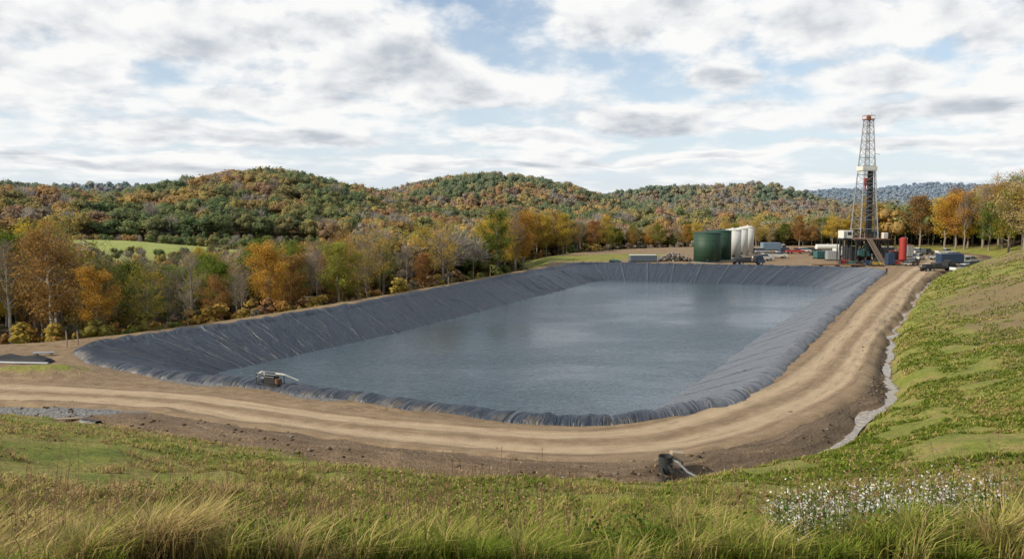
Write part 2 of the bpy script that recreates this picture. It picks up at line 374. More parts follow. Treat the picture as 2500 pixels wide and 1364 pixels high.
c=s.mix(s.m('MULTIPLY',s.m('MULTIPLY',s.smooth(tn,.52,.64),edge),.5),c,(.19,.13,.08))
c=s.mix(s.m('MULTIPLY',s.smooth(gr,.54,.68),.4),c,(.14,.10,.066))
bn=s.n('ShaderNodeBump',{'Strength':.9,'Distance':.08,'Height':s.m('ADD',s.m('ADD',s.m('MULTIPLY',tn,.8),s.m('MULTIPLY',gr,.4)),n3)})
p=s.n('ShaderNodeBsdfPrincipled',{'Base Color':c,'Roughness':.93,'Specular IOR Level':.2,'Normal':bn.outputs[0]}); s.set(out.inputs[0],p.outputs[0])
obj("dirt_road",rme,m,kind="structure")
# ---------------------------------------------------------------- liner
R2,S2=resample(RT,.3); n=len(R2)
rim=R2[:,:2]; toe=R2[:,2:]
T=np.roll(rim,-3,0)-np.roll(rim,3,0); T/=np.hypot(T[:,0],T[:,1])[:,None]
ctr=rim.mean(0); Nn=np.stack([T[:,1],-T[:,0]],1); flip=np.sign(((ctr-rim)*Nn).sum(1)); Nn*=flip[:,None]  # inward
prof=[(-1.25,-.12),(-1.1,.06),(-.9,.2),(-.65,.32),(-.35,.4),(0,.42),(.35,.34),(.8,.12)]
K2=46
per=S2[-1]+.3
def sn(s_,t,seed,fs,ft): # periodic in s
    a=2*np.pi*s_/per; R=per/(2*np.pi)
    return vnoise(np.cos(a)*R*fs+500+t*ft*.37,np.sin(a)*R*fs+500+t*ft,seed)
allv=[];TT=[]
for j,(o_,z_) in enumerate(prof):
    f=(sn(S2,0,7,1.1,0)-.5)*.30*(1 if j<6 else .5)+(sn(S2,j*.6,8,2.6,1)-.5)*.18
    wv_=(sn(S2,0,9,.35,0)-.5)*.6
    xy=rim+Nn*o_+Nn*((wv_*(1 if o_<0 else .4))[:,None])
    allv.append(np.c_[xy,z_+f*(0.35 if j==0 else 1)+.05]); TT.append(o_)
base=rim+Nn*.8
rightside=sst(.25,.8,-Nn[:,0])   # bank facing the sun, painted paler in the liner colour
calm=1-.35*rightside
for j in range(1,K2+1):
    t=j/K2; xy=base*(1-t)+toe*t; z=.12*(1-t)-5.2*t
    tm=t*13; sk_=S2+tm*.30+(sn(S2,tm,29,.12,.25)-.5)*3
    rid=1-np.abs(2*sn(sk_,tm*.04,21,.25,1)-1); rid=rid**16
    rid2=1-np.abs(2*sn(sk_+tm*.2,tm*.1,23,.6,1)-1); rid2=rid2**14
    d=(.20*rid+.12*rid2*(.3+.7*sn(S2,tm,24,.08,.2))+(sn(S2,tm,25,.08,.12)-.5)*.26)*calm
    ph=np.abs(((S2+tm*.12)%6.6)-.3); d=d+.12*np.exp(-(ph/.2)**2)
    d=d*np.minimum(1,t*6)
    allv.append(np.c_[xy,np.full(n,z)+d*.9]); TT.append(.8+t*13)
K=len(allv); LV=np.stack(allv,1).reshape(-1,3)
ii=np.arange(n*K).reshape(n,K); i2=np.roll(ii,-1,0)
lf=np.stack([ii[:,:-1],ii[:,1:],i2[:,1:],i2[:,:-1]],-1).reshape(-1,4)
lme=mesh_arr("pit_liner",LV,[lf],smooth=True); fattr(lme,"ls",np.repeat(S2,K)); fattr(lme,"lt",np.tile(TT,n)); fattr(lme,"sunlit",np.repeat(rightside,K))
m,s,out=newmat("liner"); P=s.n('ShaderNodeNewGeometry').outputs['Position']
ls_=s.attr("ls").outputs['Fac']; lt_=s.attr("lt").outputs['Fac']; lit=s.attr("sunlit").outputs['Fac']
us=s.m('ADD',ls_,s.m('MULTIPLY',lt_,.30))
uv=s.xyz(us,s.m('MULTIPLY',lt_,.12))
w1=s.noise(uv,.5,4,.55,.7); w2=s.noise(P,.6,5,.6); w3=s.noise(s.xyz(us,s.m('MULTIPLY',lt_,.30)),1.7,3,.55,.6)
sm=s.m('MODULO',s.m('ADD',ls_,s.m('MULTIPLY',lt_,.12)),6.6)
seam=s.m('SUBTRACT',1.0,s.smooth(s.m('ABSOLUTE',s.m('SUBTRACT',sm,.38)),.04,.14))
seamd=s.m('SUBTRACT',1.0,s.smooth(s.m('ABSOLUTE',s.m('SUBTRACT',sm,.75)),.06,.30))
c=s.mix(w2,(.015,.021,.033),(.036,.047,.066)); c=s.mix(s.m('MULTIPLY',s.smooth(w3,.56,.72),.25),c,(.10,.11,.13))
c=s.mix(s.m('MULTIPLY',s.m('MULTIPLY',lit,s.m('ADD',.55,s.m('MULTIPLY',w3,.7))),.85),c,(.155,.165,.185))  # sunlight on the right bank put into the liner colour
c=s.mix(s.m('MULTIPLY',seamd,.55),c,(.008,.010,.014)); c=s.mix(s.m('MULTIPLY',seam,.4),c,(.17,.18,.19))
dust=s.m('MULTIPLY',s.smooth(lt_,.0,-1.3),s.smooth(w2,.45,.65)); c=s.mix(s.m('MULTIPLY',dust,.5),c,(.20,.155,.10))
def ridge(v,pw): return s.m('POWER',s.m('SUBTRACT',1.0,s.m('ABSOLUTE',s.m('MULTIPLY',s.m('SUBTRACT',v,.5),5.0)),clamp=True),pw)
hh_=s.m('ADD',ridge(w1,2.0),s.m('MULTIPLY',ridge(w3,2.0),.4))
bn=s.n('ShaderNodeBump',{'Strength':.75,'Distance':.24,'Height':hh_})
p=s.n('ShaderNodeBsdfPrincipled',{'Base Color':c,'Roughness':s.m('ADD',.34,s.m('MULTIPLY',w2,.2)),'Specular IOR Level':.55,'Normal':bn.outputs[0]}); s.set(out.inputs[0],p.outputs[0])
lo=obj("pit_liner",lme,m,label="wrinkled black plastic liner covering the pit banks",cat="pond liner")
# pond water
wp=(base*(1-.54)+toe*.54)[::3]; c0=wp.mean(0)
WV=np.vstack([np.c_[wp,np.full(len(wp),-3.2)],[[c0[0],c0[1],-3.2]]]); q=np.arange(len(wp))
wme=mesh_arr("pond_water",WV,[np.stack([q,np.roll(q,-1),np.full(len(q),len(wp))],1)])
def watermat(name,deep,bs,sc=1.0):
    m,s,out=newmat(name); P=s.n('ShaderNodeNewGeometry').outputs['Position']
    a=s.noise(s.vm('MULTIPLY',P,(.6*sc,1.1*sc,1)).outputs[0],1.0,2,.6,.6); b=s.noise(s.vm('MULTIPLY',P,(1,1.4,1)).outputs[0],2.0*sc,3,.65,.3); big=s.noise(s.vm('MULTIPLY',P,(.6,1,1)).outputs[0],.05,4,.6)
    h=s.m('ADD',s.m('MULTIPLY',a,.5),s.m('MULTIPLY',b,.75))
    st=s.m('MULTIPLY',s.m('ADD',.45,s.smooth(big,.35,.65)),bs)
    bn=s.n('ShaderNodeBump',{'Strength':st,'Distance':.2,'Height':h})
    c=s.mix(s.smooth(big,.35,.65),deep,tuple(x*1.3 for x in deep))
    c=s.mix(s.smooth(b,.44,.62),tuple(x*.7 for x in deep),c)
    p=s.n('ShaderNodeBsdfPrincipled',{'Base Color':c,'Roughness':.04,'IOR':1.45,'Specular IOR Level':.6,'Normal':bn.outputs[0]}); s.set(out.inputs[0],p.outputs[0]); return m
obj("pond_water",wme,watermat("pond water",(.050,.078,.096),.6),kind="structure")
# ditch water, follows the toe of the hillside
dw=[p_ for p_ in APOLY if p_[2]>.25]
dwp=[(p_[0],p_[1]) for p_ in dw if (p_[1]<182 and (p_[0]>9.5))]
R,T,_=polyline(dwp[::2],1.0); off=np.c_[T[:,1],-T[:,0]]
best=[];hmn=[]
for i in range(len(R)):
    k=np.linspace(-1.8,2.2,21); c_=R[i]+off[i]*k[:,None]; hh=terrain(c_[:,0],c_[:,1]); best.append(k[hh.argmin()]); hmn.append(hh.min())
best=np.convolve(np.pad(best,2,mode='edge'),np.ones(5)/5,'valid'); hmn=np.convolve(np.pad(hmn,3,mode='edge'),np.ones(7)/7,'valid')
CP=R+off*best[:,None]; cum=np.r_[0,np.cumsum(np.hypot(*np.diff(CP,axis=0).T))]
dme=strip("ditch_water",CP[::2],lambda q:.62+.22*np.sin(q/4)+.18*np.sin(q/1.7),lambda x,y,U,S:np.interp(S,cum,hmn)+.17,.5,7)
m,s,out=newmat("silty water"); P=s.n('ShaderNodeNewGeometry').outputs['Position']
nn_=s.noise(P,3.5,5,.7)
p=s.n('ShaderNodeBsdfPrincipled',{'Base Color':s.ramp(nn_,[(.35,(.14,.11,.08)),(.5,(.28,.24,.19)),(.65,(.42,.39,.34))]),'Roughness':s.m('ADD',.1,s.m('MULTIPLY',s.smooth(nn_,.5,.55),.6)),'Specular IOR Level':.6,'Normal':s.n('ShaderNodeBump',{'Strength':.6,'Distance':.05,'Height':nn_}).outputs[0]}); s.set(out.inputs[0],p.outputs[0])
obj("ditch_water",dme,m,kind="structure")
# ---------------------------------------------------------------- trees
def leafmat(name,objcol):
    m,s,out=newmat(name)
    if objcol:
        oc=s.n('ShaderNodeObjectInfo').outputs['Color']; v=s.attr("lv").outputs['Fac']
        c=s.mix(s.m('MULTIPLY',s.smooth(v,.55,1.0),.45),oc,(.28,.22,.045))
        c=s.mix(1.0,c,s.ramp(v,[(0,(.65,.7,.7)),(.6,(1,1,1)),(1,(1.3,1.25,1.05))]),'MULTIPLY')
    else: c=s.attr("col").outputs['Color']
    d=s.n('ShaderNodeBsdfDiffuse',{'Color':c}); t=s.n('ShaderNodeBsdfTranslucent',{'Color':c})
    mx=s.n('ShaderNodeMixShader',{0:.40,1:d.outputs[0],2:t.outputs[0]}); s.set(out.inputs[0],mx.outputs[0]); return m
MLEAF=leafmat("leaves",True); MCOL=leafmat("foliage",False)
MBARK=pmat("bark",(.24,.205,.17),.9,0,.4,3,.6,.2,.1); MBARKP=pmat("pale bark",(.46,.43,.37),.9,0,.45,2,.4,.2,.1)
MTWIG=pmat("twigs",(.30,.25,.20),.9,0,.3,3,0,.1,.1)
def leaves(C,per,spread,size,r):
    C=np.repeat(C,per,0); N_=len(C); C=C+r.normal(0,spread,(N_,3))*np.array([1,1,.75])
    a=r.normal(size=(N_,3)); a/=np.linalg.norm(a,axis=1)[:,None]; b=r.normal(size=(N_,3)); b-=(a*b).sum(1)[:,None]*a; b/=np.linalg.norm(b,axis=1)[:,None]
    sz=(size*r.uniform(.6,1.3,N_))[:,None]; a=a*sz*.5; b=b*sz*.38
    V=np.stack([C-a,C+b,C+a,C-b],1).reshape(-1,3)
    return V,np.arange(N_*4).reshape(-1,4),np.repeat(r.uniform(0,1,N_),4)
def treevar(seed,kind):
    R=random.Random(seed); nr=np.random.default_rng(seed); H=15.0
    b=B(); tw=B(); tp=[Vector((0,0,-.6))]; lean=Vector((R.uniform(-.5,.5),R.uniform(-.5,.5),0))
    for i in range(1,9):
        f=i/8; tp.append(Vector((lean.x*f+R.uniform(-.15,.15),lean.y*f+R.uniform(-.15,.15),H*.92*f)))
    b.tube(tp,[.27*(1-i/8)**.8+.035 for i in range(9)],7)
    C=[]; nl=R.randint(16,21); az=R.random()*6
    lowf=.2 if kind!='bare' else .32
    wid=R.uniform(.24,.36)
    for i in range(nl):
        f=lowf+(.93-lowf)*((i+R.random()*.8)/nl); z=f*H; k=f*H/(H*.92)*8; k=min(k,7.99); i0=int(k); p=tp[i0].lerp(tp[i0+1],k-i0)
        az+=2.4+R.uniform(-.5,.5); sh=math.sqrt(max(.06,1-((f-.5)/.56)**2)); L=H*wid*sh*R.uniform(.65,1.2)
        e=R.uniform(.15,.75)+(.35 if f>.7 else 0)+(.3 if kind=='bare' else 0); d=Vector((math.cos(az)*math.cos(e),math.sin(az)*math.cos(e),math.sin(e)))
        pts=[p]; dd=d.copy()
        for q in range(4):
            dd=(dd+Vector((R.uniform(-.22,.22),R.uniform(-.22,.22),R.uniform(0,.25)))).normalized(); pts.append(pts[-1]+dd*L/4)
        r0=.10*(1-f*.6)+.02; b.tube(pts,[r0*(1-.2*j) for j in range(5)],4,False)
        C.append(pts[-1])
        for q in range(6):
            t=R.uniform(.25,1)*4; j=min(int(t),3); sp_=pts[j].lerp(pts[j+1],t-j)
            sd=(dd*.7+Vector((R.uniform(-1,1),R.uniform(-1,1),R.uniform(-.2,.8)))).normalized(); l2=L*R.uniform(.25,.45)
            m_=sp_+sd*l2*.5; e_=m_+(sd+Vector((0,0,.3))).normalized()*l2*.5
            tw.tube([sp_,m_,e_],[.028,.018,.008],3,False); C+= [m_,e_]
            for _ in range(5 if kind=='bare' else 2):
                t2=m_.lerp(e_,R.random()); td=(sd+Vector((R.uniform(-.9,.9),R.uniform(-.9,.9),R.uniform(-.3,.9)))).normalized()
                e2=t2+td*R.uniform(.5,1.3); tw.tube([t2,e2],[.016,.007],3,False)
                if kind=='bare':
                    for __ in range(2):
                        tw.tube([e2,e2+(td+Vector((R.uniform(-.8,.8),R.uniform(-.8,.8),R.uniform(-.2,.8)))).normalized()*R.uniform(.4,.8)],[.011,.006],3,False)
    C=np.array([tuple(c) for c in C])
    if kind=='bare': C=C[nr.random(len(C))<.25]
    elif kind=='sparse': C=C[nr.random(len(C))<.65]
    else: C=C[nr.random(len(C))<.9]
    per,spd,sz={'full':(38,.62,.30),'sparse':(20,.6,.26),'bare':(4,.5,.22)}[kind]
    LV_,LF_,lv=leaves(C,per,spd,sz,nr)
    nT=len(tw.V); TV=np.array([tuple(v) for v in tw.V]); 
    TQ=np.array(tw.F)
    me=mesh_arr("crown",np.vstack([TV,LV_]),[TQ,LF_+nT]); fattr(me,"lv",np.r_[np.zeros(nT),lv])
    me.materials.append(MTWIG); me.materials.append(MLEAF)
    mi=np.zeros(len(TQ)+len(LF_),np.int32); mi[len(TQ):]=1; me.polygons.foreach_set("material_index",mi)
    return b.mesh("trunk"),me
VARS={'full':[treevar(100+i,'full') for i in range(7)],'sparse':[treevar(200+i,'sparse') for i in range(5)],'bare':[treevar(300+i,'bare') for i in range(5)]}
PAL={'green':(.13,.18,.033),'dark green':(.09,.13,.028),'olive':(.25,.24,.052),'golden yellow':(.50,.36,.058),'orange':(.46,.24,.05),'rust brown':(.34,.18,.07),'tan':(.38,.29,.15)}
# candidate positions (jittered grids)
def scatter(c,r0,r1,jit=.42):
    X_=np.arange(-r1*.75,r1*.78,c); Y_=np.arange(r0*.7,r1,c); x,y=np.meshgrid(X_,Y_); x=x.ravel()+rng.uniform(-jit,jit,x.size)*c; y=y.ravel()+rng.uniform(-jit,jit,y.size)*c
    r=np.hypot(x,y); a=np.arctan2(x,y); k=(r>=r0)&(r<r1)&(a>-.66)&(a<.68); return x[k],y[k]
def allowed(x,y):
    h,ds,sl_,dr=terrain(x,y,True); r=np.hypot(x,y)
    ok=(ds>4)&(dr>8)
    ok&=~((sl_>.06)&(y<200)&(x>-60)); ok&=~((sl_>.0)&(y<80)); ok&=~((sl_>.06)&(y<225)&(x>0)&(ds<13))
    fld=(((x+142)/52)**2+((y-278)/31)**2<1)|(((x-97)/42)**2+((y-650)/28)**2<1)
    ok&=~fld
    ok&=~((x>0)&(x<30)&(y>205)&(y<250)&(ds<9))
    return ok,h,ds
cx,cy=scatter(5.3,60,365); ok,h,ds=allowed(cx,cy); cx,cy,ch,cds=cx[ok],cy[ok],h[ok],ds[ok]
rd=np.hypot(cx,cy); cpx=1250+F0*cx/cy
# rows that line the pad show large: rank by distance from the cleared site
score=np.where(cpx>2140,rd-150,np.where(cpx>1180,75+cds*5.0,rd))
order=np.argsort(score); NI=294; ind=order[:NI]; rest=order[NI:]
CAPX=[-400,0,150,230,300,450,600,850,920,980,1100,1250,1480,1560,1700,1850,2000,2150,2300,2340,2500,3000]
CAPY=[560,585,560,640,655,640,605,590,520,565,550,525,530,555,545,530,535,490,485,450,430,425]
def CAPZf(px,dist): return 15-(np.interp(px,CAPX,CAPY)-500)/F0*dist
kinds_names={'full':'broadleaf_tree','sparse':'thin_crowned_tree','bare':'bare_tree'}
def palpick(x,y,u):
    nz=float(fbm([x/30],[y/30],41)[0])+(u-.5)*.75
    px=1250+F0*x/max(y,1)
    if px>1180: nz+=.11
    if px>2140: nz+=.10
    if nz<.38: return 'green' if random.random()<.65 else 'dark green'
    if nz<.46: return random.choice(['green','olive'])
    if nz<.56: return random.choice(['olive','golden yellow','tan'])
    if nz<.68: return random.choice(['golden yellow','orange','olive','golden yellow'])
    return random.choice(['orange','rust brown','golden yellow'])
for i in ind:
    x,y,z=float(cx[i]),float(cy[i]),float(ch[i]); u=random.random(); px=1250+F0*x/y
    cz=float(CAPZf(px,y)); Ht=min(random.uniform(11,18.5),cz-z-random.random()**1.5*6); 
    if px>1180: Ht=min(random.uniform(13,22),cz-z-random.random()**1.3*5)
    Ht=max(Ht,4.5)
    pb=.28 if px<1100 else .12
    r_=random.random(); kd='bare' if r_<pb else ('sparse' if r_<pb+.28 else 'full')
    vt,vc=random.choice(VARS[kd]); cn=palpick(x,y,u)
    if kd=='bare': cn=random.choice(['tan','rust brown','golden yellow'])
    lab={'full':f"leafy tree with dense {cn} autumn foliage on the wooded slope",'sparse':f"slender tree with thin {cn} autumn leaves beside the pit",'bare':"nearly bare grey tree with fine upright twigs"}[kd]
    e=thing(kinds_names[kd],lab,"tree",(x,y,z),random.random()*6.28,"trees on the slopes around the pit",Ht/15)
    wd=random.uniform(.9,1.3); e.scale=(Ht/15*wd,Ht/15*wd,Ht/15)
    t=bpy.data.objects.new("trunk",vt); link(t,e); 
    if not vt.materials: vt.materials.append(MBARK)
    if px<170 and random.random()<.4:
        t.material_slots[0].link='OBJECT'; t.material_slots[0].material=MBARKP
    c=bpy.data.objects.new("crown",vc); link(c,e); k=random.uniform(.8,1.25); col=PAL[cn]; c.color=(col[0]*k,col[1]*k*random.uniform(.92,1.08),col[2]*k,1)
# forest mass
def ico():
    t=(1+5**.5)/2; v=np.array([(-1,t,0),(1,t,0),(-1,-t,0),(1,-t,0),(0,-1,t),(0,1,t),(0,-1,-t),(0,1,-t),(t,0,-1),(t,0,1),(-t,0,-1),(-t,0,1)],float); v/=np.linalg.norm(v[0])
    f=np.array([(0,11,5),(0,5,1),(0,1,7),(0,7,10),(0,10,11),(1,5,9),(5,11,4),(11,10,2),(10,7,6),(7,1,8),(3,9,4),(3,4,2),(3,2,6),(3,6,8),(3,8,9),(4,9,5),(2,4,11),(6,2,10),(8,6,7),(9,8,1)])
    return v,f
def stuffvar(seed,nleaf,nblob,lsz,bare=False):
    r=np.random.default_rng(seed); iv,if_=ico(); V=[];T_=[];Sd=[]
    cs=[];rs=[]
    for k in range(nblob):
        a=r.uniform(0,6.28); q=r.uniform(0,.28); z=r.uniform(.36,.84); cs.append((math.cos(a)*q,math.sin(a)*q,z)); rs.append(r.uniform(.13,.22)*(1.2-abs(z-.55)))
    cs=np.array(cs); rs=np.array(rs); off=0
    if not bare:
        for c_,q in zip(cs,rs):
            V.append(c_+iv*q*.82*r.uniform(.8,1.1,(12,1))); T_.append(if_+off); off+=12; Sd.append(np.full(12,.78))
    tv=[]; 
    for a in range(3): tv.append((math.cos(a*2.1)*.014,math.sin(a*2.1)*.014,-.04))
    for a in range(3): tv.append((math.cos(a*2.1)*.007,math.sin(a*2.1)*.007,.8 if bare else .5))
    V.append(np.array(tv)); Sd.append(np.full(6,.7)); Qd=[np.array([(0,1,4,3),(1,2,5,4),(2,0,3,5)])+off]; off+=6
    k=r.integers(0,nblob,nleaf); dv=r.normal(size=(nleaf,3)); dv[:,2]=np.abs(dv[:,2])*1.0-.3; dv/=np.linalg.norm(dv,axis=1)[:,None]
    C=cs[k]+dv*rs[k][:,None]*r.uniform(.88,1.15,(nleaf,1))
    a=r.normal(size=(nleaf,3)); a-= (a*dv).sum(1)[:,None]*dv*.88; a/=np.linalg.norm(a,axis=1)[:,None]; b=np.cross(a,dv)+r.normal(0,.22,(nleaf,3)); b/=np.linalg.norm(b,axis=1)[:,None]
    sz=(lsz*r.uniform(.6,1.35,nleaf))[:,None]
    if bare: a=dv*sz*1.5+np.array([0,0,.03]); b=b*sz*.10; 
    else: a=a*sz*.5; b=b*sz*.42
    V.append(np.stack([C-a,C+b,C+a,C-b],1).reshape(-1,3)); Qd.append(np.arange(nleaf*4).reshape(-1,4)+off)
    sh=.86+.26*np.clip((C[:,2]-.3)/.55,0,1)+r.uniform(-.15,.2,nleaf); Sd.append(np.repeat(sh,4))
    return np.vstack(V),(np.vstack(T_) if T_ else np.zeros((0,3),int)),np.vstack(Qd),np.concatenate(Sd)
FC=np.array([(.14,.17,.034),(.19,.20,.04),(.26,.225,.05),(.35,.26,.055),(.44,.29,.06),(.39,.22,.055),(.32,.185,.08),(.29,.23,.15)])
AV=[];AT=[];AQ=[];AC=[];voff=0
def plant(x,y,z,Hs,Ws,vars_,barevars=None,warm=0.0):
    global voff
    n_=len(x); vi=rng.integers(0,len(vars_),n_); r=np.hypot(x,y)
    nz=fbm(x/40,y/40,41)+rng.normal(0,.095,n_)+.035+warm
    nz=nz-np.where((x<-60)&(y>330),.02,0)
    ci=np.select([nz<.37,nz<.46,nz<.52,nz<.57,nz<.62,nz<.68,nz<.75],[0,1,2,3,4,5,6],7)
    base=FC[ci]*rng.uniform(.84,1.16,(n_,1))*rng.uniform(.93,1.07,(n_,3))
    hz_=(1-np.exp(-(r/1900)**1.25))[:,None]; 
    isb=(rng.random(n_)<.09)&(r<500) if barevars else np.zeros(n_,bool)
    base[isb]=np.array((.30,.25,.20))*rng.uniform(.8,1.2,(isb.sum(),1))
    for grpv,mask in((vars_,~isb),(barevars or [],isb)):
        for v in range(len(grpv)):
            k=np.where(mask&(vi%len(grpv)==v))[0]
            if not len(k): continue
            bv,bt,bq,bs=grpv[v]; an=rng.uniform(0,6.28,len(k)); c_,s_=np.cos(an)[:,None],np.sin(an)[:,None]
            X_=(bv[:,0]*c_-bv[:,1]*s_)*Ws[k][:,None]+x[k][:,None]; Y_=(bv[:,0]*s_+bv[:,1]*c_)*Ws[k][:,None]+y[k][:,None]; Z_=bv[:,2]*Hs[k][:,None]+z[k][:,None]
            P_=np.stack([X_,Y_,Z_],-1).reshape(-1,3); o=(np.arange(len(k))*len(bv))[:,None,None]+voff
            AV.append(P_); 
            if len(bt): AT.append((bt[None]+o).reshape(-1,3))
            AQ.append((bq[None]+o).reshape(-1,4))
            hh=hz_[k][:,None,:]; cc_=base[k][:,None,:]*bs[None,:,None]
            cc_=cc_*(1-hh)+np.array((.30,.39,.50))*hh  # blue haze mixed into the foliage colour with distance
            AC.append(cc_.reshape(-1,3)); voff+=len(P_)
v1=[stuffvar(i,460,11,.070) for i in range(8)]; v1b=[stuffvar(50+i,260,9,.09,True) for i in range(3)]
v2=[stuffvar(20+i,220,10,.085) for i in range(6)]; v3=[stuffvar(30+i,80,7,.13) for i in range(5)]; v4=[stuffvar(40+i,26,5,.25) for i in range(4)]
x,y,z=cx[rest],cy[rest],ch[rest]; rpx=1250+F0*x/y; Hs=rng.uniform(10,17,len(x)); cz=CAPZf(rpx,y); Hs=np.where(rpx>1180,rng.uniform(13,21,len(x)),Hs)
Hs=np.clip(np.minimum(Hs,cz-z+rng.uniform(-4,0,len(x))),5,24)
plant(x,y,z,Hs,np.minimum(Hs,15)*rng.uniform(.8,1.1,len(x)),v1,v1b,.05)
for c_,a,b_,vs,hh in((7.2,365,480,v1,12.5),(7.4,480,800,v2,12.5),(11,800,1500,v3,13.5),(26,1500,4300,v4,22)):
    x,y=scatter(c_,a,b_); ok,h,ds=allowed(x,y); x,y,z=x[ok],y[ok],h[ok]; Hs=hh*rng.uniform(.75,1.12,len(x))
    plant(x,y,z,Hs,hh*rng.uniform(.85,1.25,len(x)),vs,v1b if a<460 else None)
# undergrowth at the foot of the near trees
x,y=scatter(2.6,60,300); h,ds,sl_,dr=terrain(x,y,True); k=(ds>2.5)&(ds<26)&(sl_<0)&(rng.random(len(x))<.5)&~((x>-2)&(x<30)&(y>200)&(y<252)&(ds<8)); x,y,z=x[k],y[k],h[k]-.8; Hs=rng.uniform(1.6,4.2,len(x)); 
plant(x,y,z,Hs,Hs*1.3,v3)
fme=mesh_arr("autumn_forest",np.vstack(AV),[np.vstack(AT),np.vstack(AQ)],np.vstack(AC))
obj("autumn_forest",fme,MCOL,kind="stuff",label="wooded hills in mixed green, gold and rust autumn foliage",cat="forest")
print("forest faces",len(fme.polygons))
# ---------------------------------------------------------------- grass
def blades(N_,r0,r1,azr,hfun,wfun,seed,pullp=.6,tv=.9):
    r=np.random.default_rng(seed); R_=r0*np.exp(r.random(N_)*math.log(r1/r0)); A_=r.uniform(azr[0],azr[1],N_); x=R_*np.sin(A_); y=R_*np.cos(A_)
    cell=.38
    tx=np.floor(x/cell); ty=np.floor(y/cell); cxx=(tx+_h(tx,ty,301))*cell; cyy=(ty+_h(tx,ty,302))*cell; pull=np.where(r.random(N_)<pullp,.72,0)
    x=x*(1-pull)+cxx*pull; y=y*(1-pull)+cyy*pull; tuft=_h(tx,ty,303)
    h,ds,sl_,dr=terrain(x,y,True); nn=fbm(x/2.2,y/2.2,61,3)
    keep=(sl_>.12)&(ds>-.3+nn*2.6)&(y<215)&(r.random(N_)<(.3+1.3*fbm(x/1.1,y/1.1,63,2)))
    bare_=1.1*np.exp(-((x-60)/9)**2-((y-98)/26)**2)+.9*np.exp(-((x-95)/10)**2-((y-150)/22)**2)+.8*np.exp(-((x+25)/9)**2-((y-48)/2.4)**2)+.8*np.exp(-((x+6)/12)**2-((y-41)/2.4)**2); keep&=r.random(N_)>bare_*.85
    keep&=(fbm(x/2.6,y/2.6,67,4)<.60)|(R_<22)
    x,y,h,R_,tuft=x[keep],y[keep],h[keep],R_[keep],tuft[keep]; M=len(x)
    Hh=hfun(R_,x,y)*r.uniform(.4,1.3,M)*(1.05-tv/2+tv*tuft); W=wfun(R_)*r.uniform(.7,1.3,M)
    a=r.uniform(0,6.28,M); L=np.stack([np.cos(a),np.sin(a),np.zeros(M)],1); side=np.stack([-L[:,1],L[:,0],L[:,2]],1)*W[:,None]*.5
    lean=(r.uniform(.2,1.2,M)*Hh)[:,None]*L+np.array([.12,0,0])*Hh[:,None]
    b=np.stack([x,y,h-.03],1); mid=b+lean*.35+np.c_[np.zeros((M,2)),Hh*.6]; tip=b+lean+np.c_[np.zeros((M,2)),Hh*.85]
    V=np.stack([b-side,b+side,mid+side*.75,mid-side*.75,tip],1).reshape(-1,3); o=(np.arange(M)*5)[:,None]
    Q_=np.array([0,1,2,3])+o; T_=np.array([3,2,4])+o
    t=.62*fbm(x/3.0,y/3.0,65,4)+.30*tuft+r.normal(0,.10,M)+.03
    pal=np.array([(.11,.16,.022),(.165,.22,.03),(.24,.27,.05),(.34,.31,.085),(.48,.38,.16),(.40,.27,.14)])
    left=sst(.0,-.55,np.arctan2(x,y))*.20; t=t+left*sst(8,24,R_)
    ci=np.select([t<.38,t<.49,t<.58,t<.66,t<.78],[0,1,2,3,4],5); c=pal[ci]*r.uniform(.65,1.3,(M,1))
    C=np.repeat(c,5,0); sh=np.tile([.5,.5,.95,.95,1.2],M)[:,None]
    return V,Q_,T_,C*sh
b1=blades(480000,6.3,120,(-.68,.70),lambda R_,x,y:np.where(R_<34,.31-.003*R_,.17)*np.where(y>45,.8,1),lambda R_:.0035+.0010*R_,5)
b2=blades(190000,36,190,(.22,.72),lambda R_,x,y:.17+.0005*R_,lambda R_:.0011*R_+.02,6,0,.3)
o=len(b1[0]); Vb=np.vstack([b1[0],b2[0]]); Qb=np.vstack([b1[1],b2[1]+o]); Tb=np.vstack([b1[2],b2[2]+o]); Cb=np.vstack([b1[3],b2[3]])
gme2=mesh_arr("meadow_grass",Vb,[Qb,Tb],Cb); obj("meadow_grass",gme2,MCOL,kind="stuff",label="rough green and straw coloured grass on the hillside",cat="grass")
